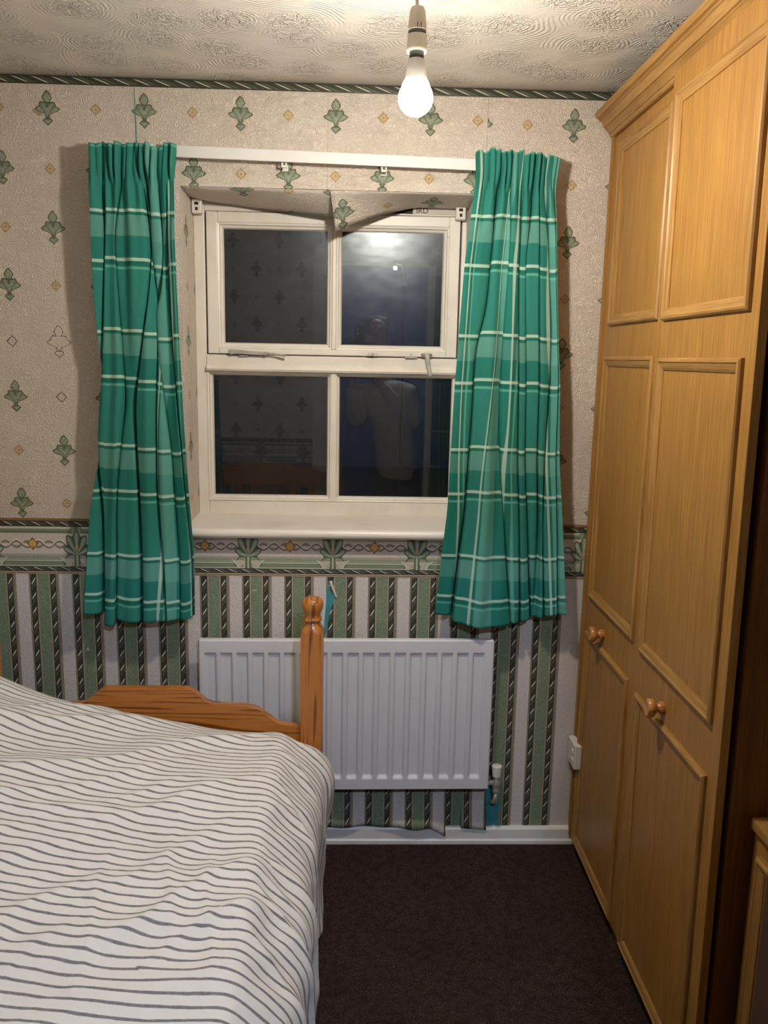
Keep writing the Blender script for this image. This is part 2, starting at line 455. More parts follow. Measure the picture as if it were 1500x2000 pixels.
def mat_bulb(name, c, p):
    # an LED globe gives off less light towards its neck
    g = G(name); e = g.new('ShaderNodeEmission'); g.put(e.inputs[0], (*c, 1))
    n = g.new('ShaderNodeNewGeometry'); x = g.new('ShaderNodeSeparateXYZ'); g.t.links.new(n.outputs['Normal'], x.inputs[0])
    nz = S(g, x.outputs[2]); g.put(e.inputs[1], (nz.ss(0.62, -0.15)*0.86 + 0.14)*p)
    g.t.links.new(e.outputs[0], g.out.inputs[0]); return g.mat

M = dict(
    upper=mat_upper(), lower=mat_lower(), dado=mat_dado(), cord=mat_rope_border(), ceiling=mat_ceiling(), carpet=mat_carpet(),
    paint=mat_paint(), plaster=mat_plain('grey_plaster', lin(150, 144, 138), 0.9, var=0.12, bump=0.002),
    teal=mat_plain('teal_wall_paint', lin(62, 142, 150), 0.6, var=0.1, scale=20),
    oak=mat_oak('oak_laminate', lin(176, 131, 66), lin(138, 96, 42)),
    oakdark=mat_oak('oak_laminate_carcass', lin(128, 84, 40), lin(92, 56, 24)),
    mould=mat_oak('oak_moulding', lin(176, 136, 78), lin(138, 98, 48)),
    pine=mat_pine(), knob=mat_pine('turned_knob_wood', (190, 130, 72), (140, 86, 42)),
    curtain=mat_curtain(), duvet=mat_duvet(), glass=mat_glass(),
    radiator=mat_plain('white_radiator_enamel', lin(216, 216, 220), 0.34, var=0.02),
    plastic=mat_plain('white_plastic', lin(226, 224, 218), 0.4, var=0.03),
    rail=mat_plain('white_rail_plastic', lin(222, 224, 224), 0.45, var=0.03),
    holder=mat_plain('cream_lampholder_plastic', lin(214, 204, 186), 0.4, var=0.03),
    gap=mat_plain('grey_recess_plastic', lin(86, 92, 94), 0.6, var=0.05),
    chrome=mat_plain('dull_chrome', lin(206, 203, 196), 0.36, 0.55, var=0.1, scale=40),
    brass=mat_plain('tarnished_metal', lin(150, 142, 128), 0.38, 0.8, var=0.2, scale=60),
    dark=mat_plain('dark_gap', lin(20, 22, 26), 0.7), black=mat_plain('black_ink', lin(16, 16, 18), 0.7),
    paper=mat_plain('yellowed_paper', lin(214, 208, 198), 0.8),
    mattress=mat_plain('mattress_ticking', lin(220, 216, 208), 0.9),
    jumper=mat_plain('beige_knit', lin(226, 210, 186), 0.95, var=0.08, scale=30, bump=0.004, bscale=160),
    navy=mat_plain('dark_denim', lin(26, 30, 44), 0.9), skin=mat_plain('skin', lin(206, 150, 128), 0.55, var=0.04),
    lips=mat_plain('lips', lin(170, 96, 90), 0.5),
    hair=mat_plain('dark_hair', lin(48, 34, 26), 0.6, var=0.15, scale=60, bump=0.004, bscale=200),
    shoe=mat_plain('black_shoe', lin(24, 24, 26), 0.5), phone=mat_plain('black_phone_glass', lin(14, 14, 17), 0.2),
    hall=mat_plain('hall_blue_paint', lin(54, 70, 96), 0.7), doorp=mat_plain('dark_stained_door', lin(70, 48, 32), 0.5, var=0.12),
    brick=mat_plain('dark_outdoor_ground', lin(40, 40, 40), 0.9),
    street=mat_emit('lit_street_lantern', (1.0, 0.86, 0.55), 50.0), post=mat_plain('dark_steel', lin(44, 46, 50), 0.8),
    bulb=mat_bulb('lit_opal_glass', BULB_COLOR, BULB_POWER), hall_lamp=mat_emit('lit_hall_globe', HALL_COLOR, HALL_POWER),
)

# ------------------------------------------------------------------ mesh helpers
class MB:
    """collects faces with UVs; build() links ONE mesh object"""
    def __init__(s): s.v, s.f, s.uv, s.mi = [], [], [], []
    def quad(s, pts, uvs=None, mi=0):
        i = len(s.v); s.v += [tuple(p) for p in pts]; s.f.append(tuple(range(i, i+len(pts)))); s.uv.append(uvs); s.mi.append(mi)
    def box(s, x0, x1, y0, y1, z0, z1, mi=0):
        if x0 > x1: x0, x1 = x1, x0
        if y0 > y1: y0, y1 = y1, y0
        if z0 > z1: z0, z1 = z1, z0
        i = len(s.v)
        s.v += [(x0,y0,z0),(x1,y0,z0),(x1,y1,z0),(x0,y1,z0),(x0,y0,z1),(x1,y0,z1),(x1,y1,z1),(x0,y1,z1)]
        for f in ((0,3,2,1),(4,5,6,7),(0,1,5,4),(1,2,6,5),(2,3,7,6),(3,0,4,7)):
            s.f.append(tuple(i+k for k in f)); s.uv.append(None); s.mi.append(mi)
    def grid(s, P, uv=None, mi=0, flip=False):
        """P: array (n, m, 3); uv: array (n, m, 2)"""
        n, m = P.shape[:2]; i = len(s.v)
        s.v += [tuple(p) for p in P.reshape(-1, 3)]
        for a in range(n-1):
            for b in range(m-1):
                q = [a*m+b, a*m+b+1, (a+1)*m+b+1, (a+1)*m+b]
                if flip: q = q[::-1]
                s.f.append(tuple(i+k for k in q)); s.mi.append(mi)
                s.uv.append([tuple(uv[k//m, k % m]) for k in q] if uv is not None else None)
    def tube(s, pts, r, n=10, caps=True, mi=0):
        """round bar along pts with radius r (number or list)"""
        pts = [Vector(p) for p in pts]; i = len(s.v); rr = r if isinstance(r, (list, tuple)) else [r]*len(pts)
        prev = None
        for k, p in enumerate(pts):
            d = (pts[min(k+1, len(pts)-1)] - pts[max(k-1, 0)]).normalized()
            a = prev if prev is not None else (Vector((0, 0, 1)) if abs(d.z) < 0.9 else Vector((1, 0, 0)))
            a = (a - d*a.dot(d)).normalized(); prev = a; b = d.cross(a)
            for j in range(n):
                t = 2*PI*j/n; s.v.append(tuple(p + rr[k]*(math.cos(t)*a + math.sin(t)*b)))
        for k in range(len(pts)-1):
            for j in range(n):
                s.f.append((i+k*n+j, i+k*n+(j+1) % n, i+(k+1)*n+(j+1) % n, i+(k+1)*n+j)); s.uv.append(None); s.mi.append(mi)
        if caps:
            s.f.append(tuple(i+j for j in reversed(range(n)))); s.f.append(tuple(i+(len(pts)-1)*n+j for j in range(n))); s.uv += [None, None]; s.mi += [mi, mi]
    def lathe(s, prof, c=(0, 0, 0), n=24, axis='z', mi=0):
        """prof: list of (r, h) turned about an axis through c"""
        i = len(s.v)
        for r, h in prof:
            for j in range(n):
                t = 2*PI*j/n; a, b = r*math.cos(t), r*math.sin(t)
                s.v.append({'z': (c[0]+a, c[1]+b, c[2]+h), 'x': (c[0]+h, c[1]+a, c[2]+b), 'y': (c[0]+b, c[1]+h, c[2]+a)}[axis])
        for k in range(len(prof)-1):
            for j in range(n):
                s.f.append((i+k*n+j, i+k*n+(j+1) % n, i+(k+1)*n+(j+1) % n, i+(k+1)*n+j)); s.uv.append(None); s.mi.append(mi)
        s.f.append(tuple(i+j for j in reversed(range(n)))); s.f.append(tuple(i+(len(prof)-1)*n+j for j in range(n))); s.uv += [None, None]; s.mi += [mi, mi]
    def prism(s, poly, a0, a1, axis='x', mi=0):
        """polygon extruded along an axis; poly is (y,z) for x, (x,z) for y, (x,y) for z"""
        P = {'x': lambda p, a: (a, p[0], p[1]), 'y': lambda p, a: (p[0], a, p[1]), 'z': lambda p, a: (p[0], p[1], a)}[axis]
        i = len(s.v); n = len(poly)
        s.v += [P(p, a0) for p in poly] + [P(p, a1) for p in poly]
        s.f.append(tuple(i+k for k in range(n))); s.f.append(tuple(i+n+k for k in reversed(range(n)))); s.uv += [None, None]; s.mi += [mi, mi]
        for k in range(n):
            s.f.append((i+k, i+n+k, i+n+(k+1) % n, i+(k+1) % n)); s.uv.append(None); s.mi.append(mi)
    def build(s, name, mats, parent=None, smooth=False, bevel=0.0, uvmode=None, subsurf=0, segs=2, normals=True):
        me = bpy.data.meshes.new(name); me.from_pydata(s.v, [], s.f)
        uvl = me.uv_layers.new(name='UVMap'); k = 0
        dat = np.zeros((sum(len(f) for f in s.f), 2))
        V = s.v
        for f, u in zip(s.f, s.uv):
            if u is None:
                p = [Vector(V[q]) for q in f]
                nrm = (p[1]-p[0]).cross(p[2]-p[0]) if len(p) > 2 else Vector((0, 0, 1))
                a = max(range(3), key=lambda t: abs(nrm[t]))
                for j, q in enumerate(p):
                    # u across the grain, v along it
                    if uvmode == 'gx': dat[k+j] = (q.z + q.y, q.x)
                    elif uvmode == 'gy': dat[k+j] = (q.z + q.x, q.y)
                    else: dat[k+j] = {0: (q.y, q.z), 1: (q.x, q.z), 2: (q.x, q.y)}[a]
            else:
                for j, q in enumerate(u): dat[k+j] = q
            k += len(f)
        uvl.data.foreach_set('uv', dat.ravel())
        for m_ in (mats if isinstance(mats, (list, tuple)) else [mats]): me.materials.append(M[m_] if isinstance(m_, str) else m_)
        me.polygons.foreach_set('material_index', s.mi)
        if normals:
            bm = bmesh.new(); bm.from_mesh(me); bmesh.ops.remove_doubles(bm, verts=bm.verts, dist=1e-6) if smooth else None
            bmesh.ops.recalc_face_normals(bm, faces=bm.faces); bm.to_mesh(me); bm.free()
        if smooth: me.polygons.foreach_set('use_smooth', [True]*len(me.polygons))
        o = bpy.data.objects.new(name, me); COL.objects.link(o)
        if bevel:
            b = o.modifiers.new('bevel', 'BEVEL'); b.width = bevel; b.segments = segs; b.limit_method = 'ANGLE'; b.angle_limit = 0.6
        if subsurf:
            b = o.modifiers.new('subsurf', 'SUBSURF'); b.levels = b.render_levels = subsurf
        if parent is not None: o.parent = parent; o.matrix_parent_inverse = parent.matrix_world.inverted()
        return o

def empty(name, loc):
    o = bpy.data.objects.new(name, None); COL.objects.link(o); o.empty_display_size = 0.05
    o.matrix_world = Matrix.Translation(loc); o.location = loc
    return o
def tag(o, label=None, cat=None, group=None, kind=None):
    if label: o['label'] = label
    if cat: o['category'] = cat
    if group: o['group'] = group
    if kind: o['kind'] = kind
    return o
def smooth_angle(o, deg=40):
    o.data.polygons.foreach_set('use_smooth', [True]*len(o.data.polygons))
    bm = bmesh.new(); bm.from_mesh(o.data)
    for e in bm.edges:
        if len(e.link_faces) == 2 and e.calc_face_angle(0) > math.radians(deg): e.smooth = False
    bm.to_mesh(o.data); bm.free()
    return o

# ================================================================== STRUCTURE
ZC = 2.33
XL, XR = -1.16, 1.36            # side walls
YR = -2.23                      # rear wall face
OX0, OX1, OZ0, OZ1 = -0.512, 0.337, 1.055, 2.047     # window opening
YW = 0.32                       # outside face of window wall

def wall_faces(mb, xs, zs, y, hole=None, split=0.95, flip=False):
    for a in range(len(xs)-1):
        for b in range(len(zs)-1):
            if hole and hole(a, b): continue
            x0, x1, z0, z1 = xs[a], xs[a+1], zs[b], zs[b+1]
            p = [(x0, y, z0), (x1, y, z0), (x1, y, z1), (x0, y, z1)]
            uv = [(q[0], q[2]) for q in p]
            if flip: p, uv = p[::-1], uv[::-1]
            mb.quad(p, uv, 1 if z1 <= split + 1e-6 else 0)

mb = MB()
xs = [XL, OX0, OX1, XR]; zs = [0, 0.95, OZ0, OZ1, ZC]
hole = lambda a, b: a == 1 and b == 2
wall_faces(mb, xs, zs, 0.0, hole)
wall_faces(mb, xs, zs, YW, hole, split=-1, flip=True)
for x, sgn in ((OX0, 1), (OX1, -1)):
    p = [(x, 0, OZ0), (x, YW, OZ0), (x, YW, OZ1), (x, 0, OZ1)]
    uv = [(x - 0.02 - q[1]*1.0, q[2]-0.01) for q in p]
    if sgn < 0: p, uv = p[::-1], uv[::-1]
    mb.quad(p[::-1], uv[::-1], 0)
mb.quad([(OX0, 0, OZ1), (OX1, 0, OZ1), (OX1, YW, OZ1), (OX0, YW, OZ1)][::-1], None, 2)
mb.quad([(OX0, 0, OZ0), (OX1, 0, OZ0), (OX1, YW, OZ0), (OX0, YW, OZ0)], None, 2)
for x in (XL, XR): mb.quad([(x, 0, 0), (x, YW, 0), (x, YW, ZC), (x, 0, ZC)], None, 2)
mb.quad([(XL, 0, ZC), (XR, 0, ZC), (XR, YW, ZC), (XL, YW, ZC)], None, 2)
mb.quad([(XL, 0, 0), (XR, 0, 0), (XR, YW, 0), (XL, YW, 0)], None, 2)
wall_back = tag(mb.build('wall_back', ['upper', 'lower', 'plaster'], normals=False), kind='structure')

def side_wall(name, x, y0, y1, thick):
    mb = MB(); sg = 1 if thick > 0 else -1
    for z0, z1, mi in ((0, 0.95, 1), (0.95, ZC, 0)):
        p = [(x, y0, z0), (x, y1, z0), (x, y1, z1), (x, y0, z1)]
        mb.quad(p, [(q[1], q[2]) for q in p], mi)
    mb.box(x + 0.002*sg, x+thick, y0, y1, 0, ZC, 2)
    return tag(mb.build(name, ['upper', 'lower', 'plaster'], normals=False), kind='structure')
side_wall('wall_left', XL, YR, 0.0, -0.1)
side_wall('wall_right', XR, YR, 0.0, 0.1)

DX0, DX1, DZ = -0.20, 0.45, 1.98           # doorway in the rear wall
mb = MB()
wall_faces(mb, [XL, DX0, DX1, XR], [0, 0.95, DZ, ZC], YR, lambda a, b: a == 1 and b < 2, flip=True)
for a, b in ((XL, DX0), (DX1, XR)): mb.box(a, b, YR-0.002, YR-0.1, 0, ZC, 2)
mb.box(DX0, DX1, YR-0.002, YR-0.1, DZ, ZC, 2)
tag(mb.build('wall_rear', ['upper', 'lower', 'hall'], normals=False), kind='structure')
YH = -3.95
mb = MB(); mb.box(XL, XR, YH-0.1, YH, 0, ZC); tag(mb.build('wall_hall_rear', 'hall'), kind='structure')
mb = MB(); mb.box(XL-0.1, XL, YH, YR-0.1, 0, ZC); tag(mb.build('wall_hall_left', 'hall'), kind='structure')
mb = MB(); mb.box(XR, XR+0.1, YH, YR-0.1, 0, ZC); tag(mb.build('wall_hall_right', 'hall'), kind='structure')
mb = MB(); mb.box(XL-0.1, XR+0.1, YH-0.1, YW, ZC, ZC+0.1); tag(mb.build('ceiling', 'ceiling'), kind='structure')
mb = MB(); mb.box(XL-0.1, XR+0.1, YH-0.1, YW, -0.1, 0.0); tag(mb.build('floor', 'carpet'), kind='structure')

# borders pasted on the window wall and the rear wall
def strip(name, mat, x0, x1, z0, z1, y, uvf, th=0.0012):
    mb = MB(); p = [(x0, y, z0), (x1, y, z0), (x1, y, z1), (x0, y, z1)]
    mb.quad(p, [uvf(q) for q in p])
    for q0, q1 in ((0, 1), (1, 2), (2, 3), (3, 0)):
        a, b = p[q0], p[q1]; k = th if y <= 0 and y > -1 else -th
        mb.quad([a, (a[0], y+k, a[2]), (b[0], y+k, b[2]), b], [uvf(a), uvf(a), uvf(b), uvf(b)])
    return tag(mb.build(name, mat, normals=False), kind='structure')
strip('trim_1', 'cord', XL, XR, ZC-0.0235, ZC-0.0005, -0.0015, lambda q: (q[0], q[2]-(ZC-0.012)))
for k, (a, b, z1) in enumerate(((XL, -0.536, 1.077), (-0.536, 0.361, 1.0285), (0.361, XR, 1.077))):
    strip('trim_%d' % (2+k), 'dado', a, b, 0.903, z1, -0.0015, lambda q: (q[0], q[2]))
for k, (a, b) in enumerate(((XL, DX0-0.07), (0.62, XR))):
    strip('trim_%d' % (5+k), 'dado', a, b, 0.903, 1.077, YR+0.0015, lambda q: (q[0], q[2]))

def skirting(name, a, b, y, sg):
    mb = MB()
    mb.prism([(y, 0), (y-0.018*sg, 0), (y-0.018*sg, 0.012), (y-0.014*sg, 0.018), (y-0.013*sg, 0.050), (y-0.008*sg, 0.058), (y, 0.058)], a, b, 'x')
    return tag(mb.build(name, 'paint'), kind='structure')
skirting('baseboard_back', XL, 0.735, 0.0, 1)
skirting('baseboard_rear', XL, DX0-0.07, YR, -1)

# door frame and open leaf (seen mirrored in the window)
d1 = tag(empty('door_1', (DX1, YR, 0)), kind='structure')
mb = MB()
mb.box(DX0-0.07, DX0, YR, YR+0.016, 0, DZ+0.07); mb.box(DX1, DX1+0.07, YR, YR+0.016, 0, DZ+0.07); mb.box(DX0, DX1, YR, YR+0.016, DZ, DZ+0.07)
mb.box(DX0, DX0+0.025, YR-0.1, YR, 0, DZ); mb.box(DX1-0.025, DX1, YR-0.1, YR, 0, DZ); mb.box(DX0+0.025, DX1-0.025, YR-0.1, YR, DZ-0.025, DZ)
mb.build('door_frame', 'paint', d1, bevel=0.003)
mb = MB(); mb.box(0, 0.70, 0, 0.036, 0.012, 1.965)
for z0, z1 in ((0.15, 0.85), (1.0, 1.85)):
    for x0 in (0.09, 0.38): mb.box(x0, x0+0.23, -0.006, 0.042, z0, z1)
leaf = mb.build('door_leaf', 'doorp', bevel=0.004)
leaf.parent = d1; leaf.matrix_world = Matrix.Translation((DX1+0.045, YR+0.02, 0)) @ Matrix.Rotation(math.radians(81), 4, 'Z')
mb = MB(); mb.tube([(0.64, -0.005, 1.0), (0.64, -0.05, 1.0), (0.53, -0.055, 1.0)], 0.008)
hd = mb.build('door_handle', 'chrome', smooth=True); hd.parent = leaf

# ---------------------------------------------------------------- window
win = tag(empty('window_1', (-0.085, 0.2, OZ0)), kind='structure')
FY = 0.19                      # face of the frame
def ring(mb, x0, x1, z0, z1, w, y0, y1, wb=None, wt=None):
    wb = w if wb is None else wb; wt = w if wt is None else wt
    mb.box(x0, x0+w, y0, y1, z0, z1); mb.box(x1-w, x1, y0, y1, z0, z1)
    mb.box(x0+w, x1-w, y0, y1, z0, z0+wb); mb.box(x0+w, x1-w, y0, y1, z1-wt, z1)
mb = MB()
mb.box(OX0, -0.478, FY, 0.30, 1.055, 2.044); mb.box(0.322, OX1, FY, 0.30, 1.055, 2.044)
mb.box(-0.478, 0.322, FY, 0.30, 2.012, 2.046); mb.box(-0.478, 0.322, FY, 0.30, 1.055, 1.108)
fr = mb.build('window_frame', 'paint', win, bevel=0.003)
mb = MB(); mb.prism([(FY-0.012, 1.526), (FY-0.016, 1.533), (FY-0.012, 1.541), (FY-0.004, 1.544), (FY-0.004, 1.574), (FY+0.004, 1.578), (0.28, 1.578), (0.28, 1.526)], -0.478, 0.322, 'x')
mb.build('transom', 'paint', win, bevel=0.001)
# lower light: glazing beads and bar
mb = MB()
def bead(mb, x0, x1, z0, z1, w, y, dep=0.012):
    """mitred ogee bead just inside a rectangle"""
    prof = [(0.0, 0.0), (w*0.35, 0.002), (w*0.42, dep*0.45), (w*0.8, dep*0.6), (w, dep)]
    def rect(o): return [(x0+o, z0+o), (x1-o, z0+o), (x1-o, z1-o), (x0+o, z1-o)]
    for (o0, d0), (o1, d1_) in zip(prof, prof[1:]):
        A, B_ = rect(o0), rect(o1)
        for k in range(4):
            a, b = A[k], A[(k+1) % 4]; c, d = B_[(k+1) % 4], B_[k]
            mb.quad([(a[0], y+d0, a[1]), (b[0], y+d0, b[1]), (c[0], y+d1_, c[1]), (d[0], y+d1_, d[1])])
BX0, BX1 = -0.0945, -0.0560    # mullion glass edges
LB0, LB1 = 1.108, 1.528
for x0, x1 in ((-0.478, -0.080), (-0.070, 0.322)):
    bead(mb, x0, x1, LB0, LB1, 0.0165 if x0 < -0.2 else 0.015, FY-0.002, 0.026)
mb.box(-0.080, -0.070, FY-0.003, 0.25, LB0, LB1)
mb.build('lower_glazing_bar', 'paint', win, normals=False)
# top hung sash, leaning a little out at the foot
sash = empty('top_sash', (0, FY, 2.012)); sash.parent = win; sash.matrix_parent_inverse = win.matrix_world.inverted()
SX0, SX1, SZ0, SZ1 = -0.472, 0.316, 1.580, 2.010
mb = MB()
ring(mb, SX0, SX1, SZ0, SZ1, 0.034, FY-0.008, FY+0.035, 0.018, 0.032)
mb.box(-0.0825, -0.0685, FY-0.006, FY+0.034, SZ0+0.018, SZ1-0.032)
sa = mb.build('sash_frame', 'paint', bevel=0.003)
mb = MB()
for x0, x1 in ((SX0+0.034, -0.0825), (-0.0685, SX1-0.034)):
    bead(mb, x0, x1, SZ0+0.018, SZ1-0.032, 0.017, FY-0.007, 0.026)
sb = mb.build('sash_bead', 'paint', normals=False)
for o in (sa, sb): o.parent = win; o.matrix_parent_inverse = win.matrix_world.inverted()
bpy.data.objects.remove(sash)
def pane(x0, x1, z0, z1, y, tilt=0.0):
    mb = MB(); mb.box(-(x1-x0)/2, (x1-x0)/2, 0, 0.0005, -(z1-z0)/2, (z1-z0)/2)
    mb2 = MB(); p = [(-(x1-x0)/2, 0, -(z1-z0)/2), ((x1-x0)/2, 0, -(z1-z0)/2), ((x1-x0)/2, 0, (z1-z0)/2), (-(x1-x0)/2, 0, (z1-z0)/2)]
    mb2.quad(p)
    o = mb.build('pane', 'glass')
    o.matrix_world = Matrix.Translation(((x0+x1)/2, y, (z0+z1)/2)) @ Matrix.Rotation(tilt, 4, 'X')
    o.parent = win; o.matrix_parent_inverse = win.matrix_world.inverted()
    return o
TILT = math.radians(1.85)
for x0, x1 in ((-0.425, -0.090), (-0.062, 0.276)): pane(x0, x1, 1.605, 1.970, FY+0.0225, TILT)
for x0, x1 in ((-0.465, -0.088), (-0.060, 0.312)): pane(x0, x1, 1.118, 1.520, FY+0.027)
# sill board with rounded nose
mb = MB()
nose = [(FY, 1.064), (FY, 1.034), (-0.020, 1.030)] + [(-0.036-0.0145*math.sin(t), 1.0445-0.0145*math.cos(t)) for t in np.linspace(0, PI, 9)] + [(0.0, 1.0605)]
mb.prism(nose, -0.535, 0.36, 'x'); mb.build('window_sill', 'paint', win, bevel=0.001)
# stay, pins, handle
mb = MB()
mb.prism([(-0.408, 1.585), (-0.403, 1.594), (-0.285, 1.586), (-0.285, 1.577), (-0.404, 1.580)], FY-0.020, FY-0.012, 'y')
mb.tube([(-0.398, FY-0.016, 1.578), (-0.398, FY-0.016, 1.590)], 0.005); mb.tube([(-0.290, FY-0.024, 1.582), (-0.290, FY-0.008, 1.582)], 0.006)
mb.tube([(-0.285, FY-0.017, 1.582), (-0.262, FY-0.020, 1.581), (-0.240, FY-0.024, 1.577), (-0.226, FY-0.028, 1.577)], [0.004, 0.0035, 0.003, 0.004])
mb.box(-0.375, -0.345, FY-0.012, FY-0.003, 1.572, 1.576)
mb.build('casement_stay', 'chrome', win, smooth=False)
mb = MB(); mb.box(0.030, 0.068, FY-0.012, FY-0.004, 1.580, 1.584); mb.tube([(0.049, FY-0.012, 1.580), (0.049, FY-0.012, 1.590)], 0.0045)
mb.tube([(0.036, FY-0.014, 1.587), (0.036, FY-0.006, 1.587)], 0.004); mb.tube([(0.062, FY-0.014, 1.587), (0.062, FY-0.006, 1.587)], 0.004)
mb.build('stay_pin', 'chrome', win)
mb = MB(); mb.box(0.152, 0.190, FY-0.012, FY-0.003, 1.576, 1.580); mb.box(0.168, 0.174, FY-0.011, FY-0.007, 1.580, 1.592); mb.build('stay_pin', 'chrome', win)
mb = MB(); mb.box(0.203, 0.238, FY-0.012, FY-0.006, 1.578, 1.592); mb.build('handle_plate', 'brass', win, bevel=0.002)
mb = MB(); mb.tube([(0.219, FY-0.010, 1.588), (0.219, FY-0.028, 1.588)], 0.007)
mb.prism([(0.211, 1.594), (0.226, 1.594), (0.239, 1.520), (0.226, 1.520)], FY-0.036, FY-0.026, 'y')
mb.build('casement_handle', 'chrome', win, bevel=0.002)
# packing above the frame with remains of old print
mb = MB(); mb.box(0.085, 0.166, FY-0.0035, FY-0.001, 2.017, 2.044); mb.build('packing_gap', 'dark', win)
mb = MB(); mb.box(0.166, 0.300, FY-0.0045, FY-0.001, 2.017, 2.044); mb.build('paper_packing', 'paper', win)
cu = bpy.data.curves.new('old_print', 'FONT'); cu.body = 'IRD'; cu.size = 0.024; cu.extrude = 0.0004
to = bpy.data.objects.new('old_print', cu); COL.objects.link(to)
dg = bpy.context.evaluated_depsgraph_get(); me = bpy.data.meshes.new_from_object(to.evaluated_get(dg)); bpy.data.objects.remove(to)
me.materials.clear(); me.materials.append(M['black'])
po = bpy.data.objects.new('old_print', me); COL.objects.link(po); po.parent = win; po.matrix_parent_inverse = win.matrix_world.inverted()
po.matrix_world = Matrix.Translation((0.176, FY-0.0055, 2.019)) @ Matrix.Rotation(PI/2, 4, 'X')

# ---------------------------------------------------------------- loose wallpaper
def sheet(name, P, UV, mat, parent=None, th=0.0007):
    mb = MB(); mb.grid(P, UV); o = mb.build(name, mat, parent, smooth=True, normals=False)
    s = o.modifiers.new('thickness', 'SOLIDIFY'); s.thickness = th; s.offset = 0
    return o
def lerp(a, b, t): return a + (b-a)*t
# strip drooping from the window head (left) and the folded flap (right)
n, m = 30, 8
P = np.zeros((n, m, 3)); UV = np.zeros((n, m, 2))
for i in range(n):
    u = i/(n-1); x = lerp(-0.507, -0.078, u)
    ry, rz = lerp(0.178, 0.120, u**1.2), lerp(2.044, 1.992, u**0.9)
    for j in range(m):
        t = j/(m-1)
        P[i, j] = (x, lerp(0.003, ry, t), lerp(2.046, rz, t) - 0.006*math.sin(PI*t)*(0.5+0.5*math.sin(9*u)))
        UV[i, j] = (x*1.0, 2.20 - t*0.13 + 0.05)
sheet('peeled_strip', P, UV, 'upper', wall_back)
P = np.zeros((n, m, 3)); UV = np.zeros((n, m, 2))
for i in range(n):
    u = i/(n-1); x = lerp(-0.086, 0.335, u)
    rx = lerp(-0.070, 0.335, u)
    k = min(1.0, u/0.62)
    ry, rz = lerp(0.070, 0.165, k), lerp(1.943, 2.032, 1-(1-k)**1.25)
    for j in range(m):
        t = j/(m-1)
        P[i, j] = (lerp(x, rx, t), lerp(0.002, ry, t**1.15), lerp(2.046, rz, t) + 0.010*math.sin(PI*t)*(1-k))
        UV[i, j] = (lerp(x, rx, t) - 0.021, 2.2435 + 0.083*(1 + 0.0) - t*0.125)
tag(sheet('loose_wallpaper_flap', P, UV, 'upper'), 'torn wallpaper flap folding down from the window head with a point in the middle', 'wallpaper')
# lifted bottom edge over the skirting
n, m = 40, 10
P = np.zeros((n, m, 3)); UV = np.zeros((n, m, 2))
for i in range(n):
    u = i/(n-1); x = lerp(-0.10, 0.309, u)
    zb = lerp(0.072, 0.062, u) + 0.003*math.sin(u*23) - 0.028*max(0, (u-0.86)/0.14)**1.3
    zt = 0.21
    for j in range(m):
        t = j/(m-1)
        P[i, j] = (x, -0.0015 - 0.030*t**1.8*(0.85+0.25*math.sin(u*9+1)), lerp(zt, zb, t)); UV[i, j] = (x, P[i, j, 2] + 0.004*t)
tag(sheet('lifted_wallpaper', P, UV, 'lower'), 'striped wallpaper edge lifted off the wall below the radiator over the skirting', 'wallpaper')
n, m = 8, 6
P = np.zeros((n, m, 3)); UV = np.zeros((n, m, 2))
for i in range(n):
    for j in range(m):
        x = lerp(0.36, 0.443, i/(n-1)); t = j/(m-1)
        P[i, j] = (x, -0.0015-0.019*t**1.5, lerp(0.15, 0.060-0.006*(i/(n-1)), t)); UV[i, j] = (x, P[i, j, 2])
tag(sheet('lifted_wallpaper', P, UV, 'lower'), 'narrow curled wallpaper end beside the bare teal patch under the radiator valve', 'wallpaper')
# bare teal paint where paper is gone, and the torn edge
mb = MB(); mb.quad([(x, -0.0006, z) for x, z in ((-0.081, 0.893), (-0.077, 0.86), (-0.060, 0.835), (-0.067, 0.815), (-0.076, 0.785), (-0.085, 0.74), (-0.098, 0.66), (-0.100, 0.62), (-0.108, 0.62), (-0.094, 0.74), (-0.088, 0.82), (-0.084, 0.87))])
mb.build('bare_paint', 'teal', wall_back)
mb = MB(); mb.quad([(x, -0.0006, z) for x, z in ((0.443, 0.230), (0.475, 0.226), (0.486, 0.14), (0.482, 0.061), (0.443, 0.061), (0.441, 0.14))])
mb.build('bare_paint', 'teal', wall_back)
mb = MB(); mb.quad([(x, -0.0006, z) for x, z in ((-0.6335, 2.305), (-0.6318, 2.305), (-0.6295, 2.22), (-0.6290, 2.10), (-0.6325, 2.10), (-0.6322, 2.2))])
mb.build('bare_paint', 'teal', wall_back)
P = np.zeros((6, 4, 3)); UV = np.zeros((6, 4, 2))
for i in range(6):
    for j in range(4):
        u, t = i/5, j/3
        P[i, j] = (lerp(-0.079, -0.060, u) + 0.008*t, -0.001 - 0.003*math.sin(t*PI*0.6)*(0.4+0.6*u), lerp(0.888, 0.833, u) + 0.002*t); UV[i, j] = (-0.06+0.01*t, P[i, j, 2])
sheet('torn_edge', P, UV, 'paper', wall_back)
mb = MB(); mb.box(-0.316, -0.304, -0.0012, 0, 0.855, 0.857); mb.build('scratch_mark', 'paper', wall_back)
mb = MB(); mb.box(-0.905, -0.901, -0.0012, 0, 0.835, 0.842); mb.box(-0.835, -0.829, -0.0012, 0, 0.655, 0.664); mb.build('scratch_mark', 'paper', wall_back)

